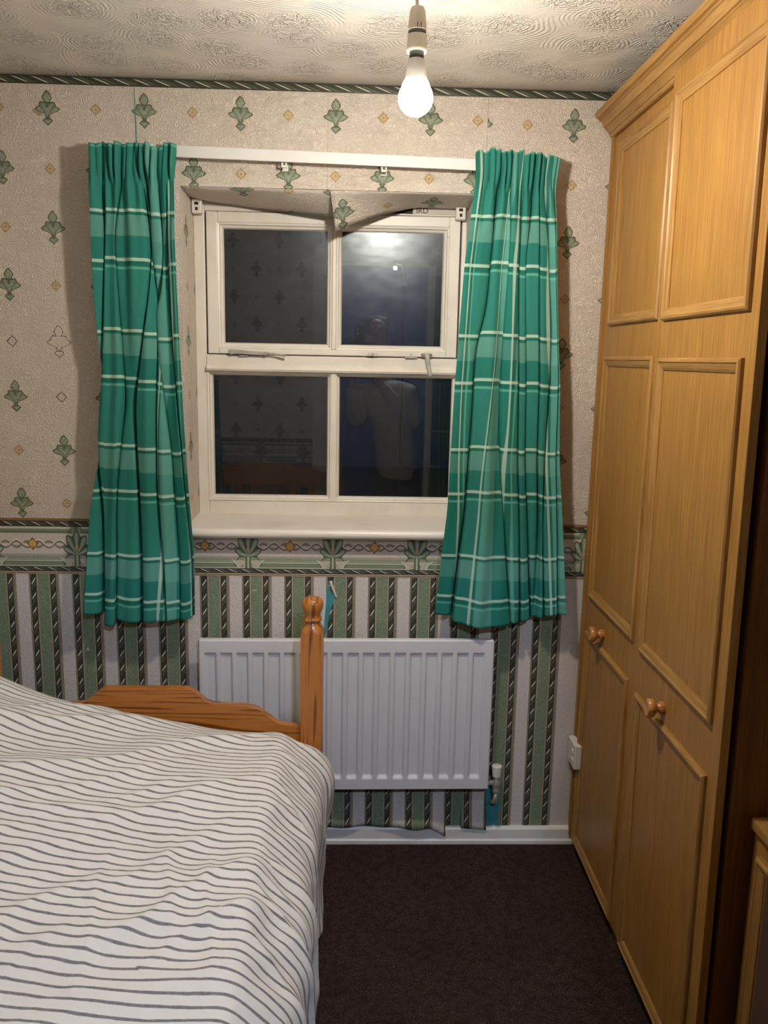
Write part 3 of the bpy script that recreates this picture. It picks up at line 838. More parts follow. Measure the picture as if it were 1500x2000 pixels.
# ================================================================== CURTAIN RAIL, BLIND BRACKETS
rail = tag(empty('curtain_rail', (-0.10, -0.05, 2.12)), 'white plastic curtain rail above the window between the green curtains', 'curtain rail')
mb = MB()
def zr(x): return 2.1205 - (x+0.1)*0.017
prof = [(-0.058, -0.0155), (-0.058, 0.0155), (-0.052, 0.0165), (-0.044, 0.0165), (-0.044, 0.011), (-0.052, 0.011), (-0.052, -0.0155)]
i0 = len(mb.v)
for a, b in ((-0.735, 0.545),):
    mb.v += [(a, y, zr(a)+z) for y, z in prof] + [(b, y, zr(b)+z) for y, z in prof]
    k = len(prof); mb.f += [tuple(range(k)), tuple(range(2*k-1, k-1, -1))] + [(q, k+q, k+(q+1) % k, (q+1) % k) for q in range(k)]
    mb.uv += [None]*(k+2); mb.mi += [0]*(k+2)
mb.build('track', 'rail', rail, bevel=0.0015)
for x in (-0.70, -0.212, 0.068, 0.50):
    mb = MB(); z = zr(x)
    mb.box(x-0.009, x+0.009, -0.044, -0.002, z-0.004, z+0.011); mb.box(x-0.009, x+0.009, -0.006, -0.001, z-0.030, z+0.011)
    mb.box(x-0.008, x-0.003, -0.046, -0.040, z-0.024, z-0.004); mb.box(x+0.003, x+0.008, -0.046, -0.040, z-0.024, z-0.004); mb.box(x-0.008, x+0.008, -0.046, -0.040, z-0.028, z-0.022)
    mb.build('rail_bracket', 'plastic', rail, bevel=0.001)
for k, (x, s) in enumerate(((-0.494, 1), (0.312, -1))):
    b = tag(empty('blind_bracket', (x, 0.17, 2.015)), ('small white blind bracket in the left corner of the window head', 'small white blind bracket beside the right curtain at the window head')[k], 'bracket', 'old roller blind brackets')
    mb = MB(); mb.box(x-0.015, x+0.015, 0.150, 0.178, 1.998, 2.040); mb.build('bracket_body', 'plastic', b, bevel=0.003)
    mb = MB(); mb.box(x-0.006, x+0.006, 0.1485, 0.152, 2.022, 2.030); mb.box(x-0.004, x+0.004, 0.1485, 0.152, 2.006, 2.015); mb.build('slot', 'dark', b)

# ================================================================== CURTAINS
def interp(z, tab):
    zs_, xs_ = zip(*sorted((p[1], p[0]) for p in tab)); return float(np.interp(z, zs_, xs_))
def sm_tab(tab, zs_):
    v = np.array([interp(z, tab) for z in zs_]); k = np.ones(9)/9; p = np.pad(v, 4, mode='edge'); return np.convolve(p, k, 'valid')
def curtain(label, edgeL, edgeR, ztop, zbot, creases, threads, seed, voff, hemf):
    """creases: [(depth, width, side, [(v,u)...])], threads: [(fabric u, [(v,u)...])]"""
    r = np.random.default_rng(seed)
    nu, nv = 420, 190
    tv = np.linspace(0, 1, nv); L = ztop - zbot; z0 = ztop - L*tv
    eL, eR = sm_tab(edgeL, z0), sm_tab(edgeR, z0)
    u = np.linspace(0, 1, nu)
    P = np.zeros((nv, nu, 3)); UV = np.zeros((nv, nu, 2))
    cv = []
    for dep, w, side, tab in creases:
        a, b = zip(*tab); c = np.interp(tv, a, b); k = np.hanning(31); k /= k.sum(); cv.append((dep, w, side, np.convolve(np.pad(c, 15, mode='edge'), k, 'valid')))
    th = []
    for U, tab in threads:
        a, b = zip(*tab); c = np.interp(tv, a, b); k = np.hanning(31); k /= k.sum(); th.append((U, np.convolve(np.pad(c, 15, mode='edge'), k, 'valid')))
    jog = r.choice([-1, 1], len(cv))*r.uniform(0.004, 0.013, len(cv)); npl = 14
    pph = np.cumsum(r.uniform(0.5, 1.5, nu)); pph = np.convolve(np.pad(pph, 20, mode='edge'), np.ones(41)/41, 'valid'); pph = pph/pph[-1]*npl
    topz = np.interp(u, np.linspace(0, 1, 26), r.uniform(-1, 1, 26))*0.009 + np.interp(u, np.linspace(0, 1, 7), r.uniform(-1, 1, 7))*0.006
    for i in range(nv):
        t = tv[i]; s = L*t; w0 = eR[i]-eL[i]
        head = math.exp(-(s/0.088)**6)                       # gathered heading tape
        low = min(1.0, max(0.0, (s-0.06)/0.25)); low = low*low*(3-2*low)
        lobe = np.zeros(nu); dx = np.zeros(nu); vj = np.zeros(nu)
        for q, (dep, w, side, c) in enumerate(cv):
            e = (u-c[i])
            ea = np.where(e*side > 0, e*1.9, e)               # one flank steeper than the other
            lobe += dep*(0.72*np.exp(-(ea/(w*0.72))**2) + 0.28*np.exp(-np.abs(e)/(w*3.0)))
            dx += side*0.013*dep*np.exp(-((e+side*w*0.9)/(w*0.9))**2)
            vj += jog[q]/(1+np.exp(-np.clip(e/0.012, -40, 40)))
        lobe = 1.35*np.tanh(lobe/1.35)
        sag = np.zeros(nu)
        for k in range(3): sag += 0.0030*np.sin(2*PI*(u*(2.3+1.9*k) + 0.25*math.sin(2.2*t+k+seed)) + k*2 + seed)
        pl = np.sin(2*PI*pph); pl = np.sign(pl)*np.abs(pl)**0.7
        fan = math.exp(-((s-0.12)/0.075)**2)
        y = 0.080*lobe*(0.30+0.70*low)*(0.8+0.35*t) + sag*low + head*0.0085*pl*(1.1+0.8*np.sin(u*17+seed)) + fan*0.0060*np.sin(2*PI*pph*0.5+seed) - 0.010*low*(1-0.3*t)
        X = eL[i] + u*w0 + dx*low + head*0.0030*np.cos(2*PI*pph)
        Y = -0.090 + y - 0.012*t
        P[i, :, 0], P[i, :, 1] = X, np.minimum(Y, -0.006-0.01*t)
        P[i, :, 2] = z0[i] + topz*math.exp(-(s/0.10)**2) + hemf(u)*t**5
        uu = [-0.02] + [c[i] for _, c in th] + [1.02]; U = [th[0][0]-(0.05 if th[0][0] < -0.16 else 0.003)] + [q for q, _ in th] + [th[-1][0]+0.06]
        UV[i, :, 0] = np.interp(u, uu, U); UV[i, :, 1] = s + voff + vj*low
    mb = MB(); mb.grid(P, UV); o = mb.build('curtain', 'curtain', smooth=True, normals=False)
    s_ = o.modifiers.new('thickness', 'SOLIDIFY'); s_.thickness = 0.0014; s_.offset = 0
    return tag(o, label, 'curtain', 'short green checked curtains')
EL = [(-0.742, 2.16), (-0.741, 1.976), (-0.748, 1.70), (-0.750, 1.50), (-0.765, 1.339), (-0.790, 1.036), (-0.811, 0.77)]
ER = [(-0.500, 2.16), (-0.511, 2.062), (-0.509, 1.873), (-0.504, 1.649), (-0.496, 1.373), (-0.486, 1.178), (-0.472, 0.961), (-0.474, 0.77)]
crL = [(1.25, 0.052, 1, [(0, 0.19), (0.06, 0.17), (0.19, 0.12), (0.37, 0.08), (0.47, 0.03), (0.6, 0.02), (0.75, 0.10), (1, 0.13)]),
       (0.9, 0.030, -1, [(0, 0.40), (0.09, 0.35), (0.17, 0.28), (0.39, 0.33), (0.52, 0.34), (0.72, 0.27), (1, 0.275)]),
       (0.8, 0.045, 1, [(0, 0.50), (0.05, 0.60), (0.18, 0.68), (0.30, 0.62), (0.50, 0.43), (0.72, 0.47), (1, 0.49)]),
       (1.0, 0.028, -1, [(0, 0.60), (0.11, 0.70), (0.27, 0.735), (0.44, 0.76), (0.63, 0.85), (1, 0.86)]),
       (0.5, 0.030, 1, [(0, 0.80), (0.2, 0.83), (0.45, 0.69), (0.7, 0.66), (1, 0.72)]),
       (0.4, 0.025, -1, [(0, 0.90), (0.3, 0.90), (0.6, 0.95), (1, 0.97)])]
thL = [(-0.155, [(0, 0.0), (1, 0.0)]), (0.0, [(0, 0.60), (0.11, 0.70), (0.27, 0.735), (0.42, 0.75), (0.6, 0.68), (1, 0.64)]), (0.134, [(0, 0.93), (0.5, 0.94), (1, 0.95)])]
hemL = lambda u: np.interp(u, [0, 0.12, 0.14, 0.255, 0.275, 0.34, 0.5, 0.7, 0.9, 1], [0.028, 0.022, -0.012, -0.012, 0.016, 0.0, 0.0, 0.008, 0.010, 0.030])
curtain('green checked curtain at the left side of the window', EL, ER, 2.138, 0.775, crL, thL, 3, 0.156, hemL)
EL = [(0.318, 2.16), (0.324, 2.077), (0.311, 1.961), (0.297, 1.835), (0.287, 1.607), (0.281, 1.49), (0.277, 1.326), (0.272, 1.127), (0.258, 0.969), (0.244, 0.77)]
ER = [(0.556, 2.16), (0.546, 2.076), (0.559, 1.939), (0.574, 1.728), (0.593, 1.51), (0.602, 1.285), (0.624, 1.053), (0.647, 0.77)]
crR = [(1.0, 0.035, 1, [(0, 0.36), (0.08, 0.28), (0.2, 0.27), (0.32, 0.25), (0.39, 0.16), (0.52, 0.17), (0.88, 0.13), (1, 0.12)]),
       (0.8, 0.024, -1, [(0, 0.42), (0.12, 0.47), (0.2, 0.495), (0.41, 0.45), (0.52, 0.44), (0.73, 0.50), (1, 0.60)]),
       (0.55, 0.022, 1, [(0, 0.60), (0.2, 0.58), (0.5, 0.60), (0.67, 0.615), (1, 0.66)]),
       (0.9, 0.026, -1, [(0, 0.70), (0.1, 0.72), (0.19, 0.675), (0.46, 0.69), (0.67, 0.705), (1, 0.754)]),
       (0.6, 0.024, 1, [(0, 0.84), (0.1, 0.88), (0.35, 0.92), (0.52, 0.88), (0.78, 0.83), (1, 0.84)]),
       (0.4, 0.022, 1, [(0, 0.80), (0.3, 0.80), (1, 0.79)]),
       (0.4, 0.022, -1, [(0, 0.98), (0.4, 0.985), (1, 0.95)])]
thR = [(-0.194, [(0, 0.05), (0.5, 0.06), (1, 0.10)]), (0.0, [(0, 0.46), (0.1, 0.42), (0.41, 0.365), (0.52, 0.33), (0.7, 0.27), (1, 0.24)]), (0.134, [(0, 0.56), (0.1, 0.54), (0.65, 0.50), (0.78, 0.52), (1, 0.58)]), (0.328, [(0, 0.87), (0.1, 0.86), (0.75, 0.87), (1, 0.887)])]
hemR = lambda u: np.interp(u, [0, 0.11, 0.13, 0.2, 0.35, 0.6, 0.8, 1], [0.030, 0.020, 0.004, 0.0, -0.012, -0.006, 0.014, 0.032])
curtain('green checked curtain at the right side of the window', EL, ER, 2.142, 0.785, crR, thR, 8, 0.160, hemR)

# ================================================================== RADIATOR
RX0, RX1, RZ0, RZ1, RY = -0.470, 0.431, 0.226, 0.724, -0.080
rad = tag(empty('radiator', (-0.02, -0.05, RZ0)), 'white fluted panel radiator on the striped wall under the window', 'radiator')
def tilt_rz(x): return 0.006*(x+0.02)/0.9
nx, nz = 380, 72
X = np.linspace(RX0, RX1, nx)
zz = np.unique(np.concatenate([np.linspace(RZ0+0.004, RZ0+0.075, 26), np.linspace(RZ0+0.075, RZ1-0.075, 14), np.linspace(RZ1-0.075, RZ1-0.004, 26)]))
def flute_depth(x, z):
    NF = 18; p = 0.0485; q = ((x-RX0-0.0080)/p)
    k = np.floor(q); f = q-k
    inb = (q > 0) & (q < NF)
    hw = np.abs(f-0.5)*p                                       # distance from channel centre
    sst = lambda a, lo, hi: np.clip((a-lo)/(hi-lo), 0, 1)**2*(3-2*np.clip((a-lo)/(hi-lo), 0, 1))
    side = 1 - sst(hw, 0.0125, 0.0195)
    top = 1 - sst(z, RZ1-0.048, RZ1-0.040); bot = sst(z, RZ0+0.036, RZ0+0.052)
    return np.where(inb, side*top*bot, 0)*0.0085
P = np.zeros((len(zz), nx, 3))
for i, z in enumerate(zz):
    P[i, :, 0] = X; P[i, :, 1] = RY + flute_depth(X, z); P[i, :, 2] = z + tilt_rz(X)
mb = MB(); mb.grid(P)
for zc, za in ((RZ1, RZ1-0.004), (RZ0, RZ0+0.004)):
    a = [(x, RY, za+tilt_rz(x)) for x in (RX0, RX1)]; b = [(x, RY+0.005, zc+tilt_rz(x)) for x in (RX0, RX1)]; c = [(x, RY+0.020, zc+tilt_rz(x)) for x in (RX0, RX1)]
    mb.quad([a[0], a[1], b[1], b[0]]); mb.quad([b[0], b[1], c[1], c[0]])
for x in (RX0, RX1):
    s = 0.004 if x == RX1 else -0.004
    t = tilt_rz(x)
    mb.quad([(x, RY, RZ0+0.004+t), (x+s, RY+0.005, RZ0+0.004+t), (x+s, RY+0.005, RZ1-0.004+t), (x, RY, RZ1-0.004+t)])
    mb.quad([(x+s, RY+0.005, RZ0+0.004+t), (x+s, RY+0.020, RZ0+0.004+t), (x+s, RY+0.020, RZ1-0.004+t), (x+s, RY+0.005, RZ1-0.004+t)])
smooth_angle(mb.build('front_panel', 'radiator', rad), 35)
mb = MB(); mb.box(RX0-0.003, RX1+0.003, RY+0.012, RY+0.024, RZ0+0.001, RZ1-0.003); mb.build('back_sheet', 'radiator', rad, bevel=0.003)
for x in (-0.33, 0.29):
    mb = MB(); mb.box(x-0.018, x+0.018, RY+0.022, -0.001, RZ0+0.08, RZ1-0.08); mb.build('wall_bracket', 'radiator', rad)
va = empty('valve', (0.463, -0.05, 0.22)); va.parent = rad; va.matrix_parent_inverse = rad.matrix_world.inverted()
bpy.data.objects.remove(va)
mb = MB(); mb.lathe([(0.006, 0.200), (0.011, 0.205), (0.012, 0.215), (0.010, 0.222), (0.013, 0.228), (0.013, 0.243), (0.009, 0.252), (0.006, 0.262)], (0.464, -0.052, 0), 16)
mb.tube([(0.425, -0.056, 0.240), (0.438, -0.055, 0.240)], 0.011, 8); mb.tube([(0.438, -0.055, 0.240), (0.456, -0.052, 0.238)], 0.0085)
vb = smooth_angle(mb.build('valve', 'chrome', rad))
mb = MB(); mb.lathe([(0.011, 0.260), (0.0135, 0.262), (0.0165, 0.292), (0.0165, 0.297), (0.013, 0.299)], (0.464, -0.052, 0), 20); c_ = smooth_angle(mb.build('valve_cap', 'plastic')); c_.parent = vb
mb = MB(); mb.tube([(0.464, -0.052, 0.205), (0.463, -0.050, 0.17), (0.460, -0.012, 0.15), (0.460, -0.003, 0.148)], 0.0075); c_ = mb.build('valve_pipe', 'chrome', smooth=True); c_.parent = vb

# ================================================================== BED
bed = tag(empty('single_bed', (-0.56, -1.26, 0)), 'pine single bed with turned foot posts beside the radiator', 'bed')
BXL, BXR = -1.047, -0.084
FB = -0.30
def post(x, y, top, sc=1.0):
    mb = MB(); h = 0.031
    z1 = top - 0.098
    mb.box(x-h, x+h, y-h, y+h, 0, z1)
    # turned finial, square shoulders blending to round
    prof = [(h*1.18, z1-0.004), (h*1.02, z1+0.008), (0.0235, z1+0.022), (0.0215, z1+0.027), (0.0255, z1+0.032), (0.0270, z1+0.036), (0.0250, z1+0.040), (0.0225, z1+0.045), (0.0240, z1+0.053), (0.0285, z1+0.064), (0.0305, z1+0.076), (0.0290, z1+0.087), (0.0220, z1+0.095), (0.010, z1+0.098)]
    n = 28; i = len(mb.v)
    for k, (r_, z) in enumerate(prof):
        bl = max(0.0, 1-k/2.0)
        for j in range(n):
            t = 2*PI*j/n; c, s = math.cos(t), math.sin(t); sq = h/max(abs(c), abs(s))
            rr = r_*(1-bl) + min(sq, r_*1.18)*bl
            mb.v.append((x+rr*c, y+rr*s, z))
    for k in range(len(prof)-1):
        for j in range(n):
            mb.f.append((i+k*n+j, i+k*n+(j+1) % n, i+(k+1)*n+(j+1) % n, i+(k+1)*n+j)); mb.uv.append(None); mb.mi.append(0)
    mb.f.append(tuple(i+(len(prof)-1)*n+j for j in range(n))); mb.uv.append(None); mb.mi.append(0)
    return smooth_angle(mb.build('post', 'pine', bed, normals=True, uvmode=None), 38)
for x, y, t in ((BXR-0.031, FB, 0.924), (BXL+0.031, FB, 0.924), (BXR-0.031, -2.16, 1.02), (BXL+0.031, -2.16, 1.02)): post(x, y, t)
half = [(-0.115, 0.548), (-0.160, 0.550), (-0.203, 0.554), (-0.232, 0.573), (-0.268, 0.599), (-0.304, 0.609), (-0.376, 0.612), (-0.405, 0.618), (-0.433, 0.641), (-0.452, 0.655), (-0.470, 0.659)]
# smooth the scalloped top edge
def cr(pts, k=5):
    out = []
    for i in range(len(pts)-1):
        p0, p1, p2, p3 = [np.array(pts[min(max(i+d, 0), len(pts)-1)]) for d in (-1, 0, 1, 2)]
        for j in range(k):
            t = j/k; out.append(tuple(0.5*((2*p1)+(p2-p0)*t+(2*p0-5*p1+4*p2-p3)*t*t+(3*p1-p0-3*p2+p3)*t**3)))
    return out + [pts[-1]]
h = cr(half); mid = (BXL+BXR)/2
left = [(2*(-0.575)-x, z) for x, z in reversed(h)]
mb = MB(); mb.prism(h + left + [(BXL+0.06, 0.548), (BXL+0.06, 0.30), (-0.115, 0.30)], FB+0.012, FB-0.012, 'y')
mb.build('footboard', 'pine', bed, bevel=0.004, uvmode='gx')
mb = MB(); mb.prism([(-1.009, 0.86)] + [(x, 0.86+0.075*math.sin(PI*(x+1.009)/0.894)) for x in np.linspace(-0.98, -0.145, 24)] + [(-0.115, 0.86), (-0.115, 0.80), (-1.009, 0.80)], -2.148, -2.172, 'y')
mb.build('headboard_rail', 'pine', bed, bevel=0.003, uvmode='gx')
mb = MB(); mb.box(-1.009, -0.115, -2.172, -2.148, 0.46, 0.56); mb.build('headboard_rail', 'pine', bed, uvmode='gx')
for k in range(8):
    x = -0.95 + k*0.113; mb = MB(); mb.box(x-0.022, x+0.022, -2.168, -2.152, 0.56, 0.80); mb.build('slat', 'pine', bed, bevel=0.003)
for x in (BXL+0.035, BXR-0.050):
    mb = MB(); mb.box(x-0.011, x+0.011, -2.13, FB-0.031, 0.26, 0.37); mb.build('side_rail', 'pine', bed, bevel=0.002, uvmode='gy')
mb = MB(); mb.box(BXL+0.047, BXR-0.062, -2.13, FB-0.035, 0.335, 0.36); mb.build('bed_base', 'pine', bed, uvmode='gx')
mb = MB(); mb.box(BXL+0.055, BXR-0.115, -2.12, FB-0.095, 0.362, 0.465); tag(mb.build('mattress', 'mattress', bevel=0.025, segs=4), 'pale single mattress hidden under the striped duvet', 'mattress')

# duvet: heightfield wrapped over the bed edge
ns, nt = 330, 420
S0, Tt = np.meshgrid(np.linspace(0, 1, ns), np.linspace(0, 1, nt), indexing='ij')
def fbm(x, y, seed, sc):
    """cheap smooth value noise"""
    r = np.random.default_rng(seed); g = r.uniform(-1, 1, (64, 64)); x = np.asarray(x)*sc; y = np.asarray(y)*sc
    xi, yi = np.floor(x).astype(int), np.floor(y).astype(int); fx, fy = x-xi, y-yi
    fx, fy = fx*fx*(3-2*fx), fy*fy*(3-2*fy); q = lambda a, b: g[a % 64, b % 64]
    return (q(xi, yi)*(1-fx)+q(xi+1, yi)*fx)*(1-fy) + (q(xi, yi+1)*(1-fx)+q(xi+1, yi+1)*fx)*fy
TOPW, RAD, DROP = 0.855, 0.20, 0.36
total = TOPW + RAD + DROP
s = S0*total; Y = -0.345 - Tt*1.70
xflat0 = -0.195 - TOPW
kk = TOPW + 0.022*fbm(Y*0+0.3, Y, 41, 6) + 0.010*fbm(Y*0+0.7, Y, 42, 17) - 0.02
sst = lambda q: np.clip(q, 0, 1)**2*(3-2*np.clip(q, 0, 1))
ang = math.radians(46)*sst((s-kk+0.02)/0.05) + math.radians(42)*sst((s-kk-0.09)/0.11)
ds = total/(ns-1)
px = xflat0 + np.cumsum(np.cos(ang), axis=0)*ds; fall = np.cumsum(np.sin(ang), axis=0)*ds
px = px - (px[int(ns*0.86)][None, :] + 0.078)*sst((s-kk+0.25)/0.25)        # keep the hanging side in one plane
drop = np.clip(s-TOPW-RAD, 0, None)
topz = 0.587 + 0.112*np.clip((-0.25-px)/0.6, 0, 1.3)**1.3
tfoot = np.clip((-0.345-Y)/0.16, 0, 1)
# roll down into the footboard at the foot
footroll = 0.10*(1-np.sqrt(np.clip(1-(1-tfoot)**2, 0, 1)))
topz = topz - footroll + 0.018*np.sin(PI*np.clip((-Y-0.3)/1.2, 0, 1)) + 0.040*np.exp(-((px+1.02)/0.15)**2 - ((Y+0.45)/0.28)**2)
pz = topz - fall
# wrinkles
wx = s + 0.05*fbm(s, Y, 1, 5); wy = Y + 0.05*fbm(s, Y, 2, 5)
def ridge(a, off, sc, seed, amp, sharp=1.6):
    c, sn = math.cos(a), math.sin(a); al, ac = wx*c+wy*sn, -wx*sn+wy*c
    nse = fbm(al*0.30+7, ac + off, seed, sc); return amp*(1-np.abs(nse))**sharp*2 - amp
H = 0.0
left = np.clip((-0.30-px)/0.5, 0.0, 1.0)
mask1 = 0.35+0.65*left
H = H + ridge(math.radians(28), 0.0, 8.0, 5, 0.0090, 1.2)*mask1
H = H + ridge(math.radians(14), 3.1, 6.0, 6, 0.0050, 1.2)
H = H + ridge(math.radians(50), 5.0, 13.0, 9, 0.0034, 1.1)
H = H + 0.007*fbm(wx, wy, 12, 4.0) + 0.0024*fbm(wx, wy, 13, 21.0)
# hand-placed long folds (x0,y0 -> x1,y1, height, half width)
def fold(x0, y0, x1, y1, amp, w):
    d = np.array([x1-x0, y1-y0]); l = np.hypot(*d); d /= l
    al = (px-x0)*d[0]+(Y-y0)*d[1]; ac = -(px-x0)*d[1]+(Y-y0)*d[0] + 0.012*np.sin(al*14)
    q = np.clip(al/l, 0, 1); env = np.sin(PI*np.clip(q*0.94+0.03, 0, 1))**0.6*((al > -0.02) & (al < l+0.02))
    return 0.85*amp*env*np.exp(-(np.sqrt(ac*ac+9e-6)/w)**1.15)
for a in ((-0.30, -0.52, -0.95, -1.02, 0.016, 0.030), (-0.20, -0.72, -0.75, -1.12, 0.013, 0.028), (-0.45, -0.45, -1.0, -0.70, 0.015, 0.028), (-0.33, -0.62, -0.98, -1.16, 0.011, 0.024),
          (-0.18, -1.02, -0.40, -1.28, 0.016, 0.020), (-0.22, -0.86, -0.55, -1.30, 0.010, 0.022), (-0.15, -1.15, -0.33, -1.32, 0.014, 0.016), (-0.62, -0.40, -0.85, -0.60, 0.012, 0.03),
          (-0.25, -1.20, -0.52, -1.36, 0.010, 0.018), (-0.14, -0.45, -0.40, -0.56, 0.010, 0.03)): H = H + fold(*a)
# creases running down the overhang
for a in ((-0.16, -0.98, -0.02, -1.02, 0.016, 0.012), (-0.17, -1.06, -0.03, -1.09, 0.014, 0.011), (-0.19, -1.10, -0.04, -1.18, 0.016, 0.013), (-0.17, -0.74, -0.05, -0.86, 0.010, 0.012), (-0.20, -0.55, -0.06, -0.63, 0.010, 0.013), (-0.20, -1.22, -0.05, -1.30, 0.012, 0.012), (-0.36, -0.92, -0.31, -1.30, 0.009, 0.014), (-0.46, -1.0, -0.43, -1.40, 0.007, 0.014), (-0.27, -1.0, -0.23, -1.36, 0.009, 0.012)): H = H + fold(*a)
side = np.clip((s-TOPW+0.03)/0.12, 0, 1)
H = H*(1-0.25*side) + side*(0.013*np.sin(Y*31+3.0*fbm(s, Y, 21, 4)) * np.clip(drop/0.2, 0.1, 1) + 0.006*fbm(s*0.7, Y*2.2, 22, 14))
bul = np.exp(-((Y+0.40)/0.13)**2)*np.exp(-((fall-0.13)/0.11)**2)*0.040*sst((s-TOPW+0.05)/0.12)
H = H*np.clip(0.25 + tfoot*0.9, 0, 1) + bul
nxv, nzv = np.sin(ang), np.cos(ang)
P = np.stack([px + H*nxv - 0.004*np.clip(drop/0.2, 0, 1), Y, pz + H*nzv], -1)
P[..., 0] = np.where(drop > 0, P[..., 0] - 0.020*np.clip((drop-0.12)/0.28, 0, 1), P[..., 0])
UV = np.stack([s, Y + 0.005*fbm(s, Y, 31, 3)], -1)
mb = MB(); mb.grid(P, UV); dv = mb.build('duvet', 'duvet', smooth=True, normals=False)
sd = dv.modifiers.new('thickness', 'SOLIDIFY'); sd.thickness = 0.012; sd.offset = -1
tag(dv, 'white duvet with thin wavy grey stripes spread over the bed', 'duvet')

# ================================================================== WARDROBE
WX = 0.725; WY1 = -1.035; WTOP = 2.215
ward = tag(empty('wardrobe', (1.0, -0.52, 0)), 'tall oak effect fitted wardrobe with two panelled doors along the right wall', 'wardrobe')
mb = MB(); mb.box(WX+0.024, XR-0.006, -0.006, WY1, 0.0, 2.24); mb.build('carcass', 'oakdark', ward, bevel=0.001)
mb = MB(); mb.box(WX-0.006, WX+0.024, -0.004, -0.021, 0.035, 2.21); mb.build('filler_strip', 'oak', ward)
mb = MB(); mb.box(WX+0.012, WX+0.024, -0.005, WY1, 0.0, 0.034); mb.build('plinth', 'oakdark', ward)
corn = [(.735,2.206),(.716,2.206),(.712,2.209),(.712,2.216),(.7085,2.2165),(.7085,2.219),(.702,2.226),(.697,2.2285),(.697,2.2315),(.692,2.232),(.690,2.241),(.684,2.249),(.679,2.251),(.679,2.2545),(.671,2.256),(.667,2.262),(.667,2.270),(.671,2.276),(.680,2.279),(.735,2.279)]
mb = MB(); mb.prism(corn, -0.006, WY1-0.012, 'y'); smooth_angle(mb.build('cornice', 'mould', ward, uvmode='gy'), 25)

PROF = [(0.0, 0.0), (0.0008, 0.007), (0.004, 0.0105), (0.009, 0.0115), (0.012, 0.0085), (0.0145, 0.008), (0.022, 0.0062), (0.028, 0.0030), (0.0285, -0.0006)]
def moulding(xf, y0, y1, z0, z1, parent):
    """mitred raised frame on a face looking to -X; xf(z) gives the face"""
    mb = MB(); A = lambda o: [(y0-o, z0+o), (y1+o, z0+o), (y1+o, z1-o), (y0-o, z1-o)]
    for (o0, h0), (o1, h1) in zip(PROF, PROF[1:]):
        R0, R1 = A(o0), A(o1)
        for k in range(4):
            a, b, c, d = R0[k], R0[(k+1) % 4], R1[(k+1) % 4], R1[k]
            p = [(xf(a[1])-h0, *a), (xf(b[1])-h0, *b), (xf(c[1])-h1, *c), (xf(d[1])-h1, *d)]
            uv = [((q[2]+q[1]*0.0, q[1]) if k in (0, 2) else (q[1], q[2])) for q in p]
            mb.quad(p, uv)
    o = mb.build('moulding', 'mould', normals=False); o.parent = parent
    return o
def knob(xf, y, z, parent):
    mb = MB(); pr = [(0.011, 0.001), (0.012, -0.004), (0.0125, -0.007), (0.0085, -0.010), (0.008, -0.014), (0.012, -0.018), (0.0175, -0.022), (0.0185, -0.027), (0.0175, -0.032), (0.015, -0.0345), (0.0115, -0.0335), (0.004, -0.0325)]
    mb.lathe([(r_*1.24, h*1.20) for r_, h in pr], (xf(z), y, z), 26, 'x')
    o = smooth_angle(mb.build('knob', 'knob', uvmode='gx'), 50); o.parent = parent
def wdoor(y0, y1, xf, ztop, panels, knobpos, flip=False):
    mb = MB(); z0 = 0.036
    vs = []
    for z in (z0, ztop):
        vs += [(xf(z), y0, z), (xf(z), y1, z), (xf(z)+0.018, y1, z), (xf(z)+0.018, y0, z)]
    i = len(mb.v); mb.v += vs
    for f in ((0, 1, 2, 3), (4, 7, 6, 5), (0, 4, 5, 1), (1, 5, 6, 2), (2, 6, 7, 3), (3, 7, 4, 0)): mb.f.append(tuple(i+k for k in f)); mb.uv.append(None); mb.mi.append(0)
    d = mb.build('door', 'oak', ward, bevel=0.0012)
    for p in panels: moulding(lambda z: xf(z), *p, d)
    knob(xf, *knobpos, d)
    return d
x1 = lambda z: WX
x2 = lambda z: WX - 0.002 - 0.016*max(0, (z-0.2)/2.0)
wdoor(-0.023, -0.513, x1, 2.204, [(-0.090, -0.492, 1.678, 2.172), (-0.072, -0.484, 0.868, 1.592), (-0.062, -0.470, 0.046, 0.757)], (-0.222, 0.797))
wdoor(-0.517, -1.033, x2, 2.232, [(-0.560, -1.000, 1.672, 2.168), (-0.556, -0.992, 0.868, 1.588), (-0.556, -0.988, 0.046, 0.757)], (-0.732, 0.792))

# lower unit beside it
un = tag(empty('bedside_cabinet', (1.0, -1.35, 0)), 'low oak effect cabinet standing beyond the near end of the wardrobe', 'cabinet')
mb = MB(); mb.box(0.812, XR-0.006, -1.048, -1.60, 0.0, 0.676); mb.build('body', 'oakdark', un)
mb = MB(); mb.box(0.785, XR-0.006, -1.046, -1.62, 0.677, 0.703); mb.build('cabinet_top', 'mould', un, bevel=0.006, segs=3, uvmode='gy')
mb = MB(); mb.box(0.794, 0.811, -1.052, -1.595, 0.05, 0.672); cd = mb.build('door', 'oak', un, bevel=0.0015)
moulding(lambda z: 0.794, -1.080, -1.570, 0.09, 0.640, cd)

# plate on the filler
pl = tag(empty('wall_plate', (WX-0.006, -0.06, 0.34)), 'small white two button wall plate low on the wardrobe edge by the skirting', 'switch')
mb = MB(); mb.box(0.7005, WX-0.0005, -0.010, -0.092, 0.303, 0.384); mb.build('plate', 'plastic', pl, bevel=0.004, segs=3)
for z in (0.357, 0.330):
    mb = MB(); mb.box(0.6975, 0.702, -0.062, -0.078, z-0.007, z+0.007); mb.build('button', 'plastic', pl, bevel=0.002)

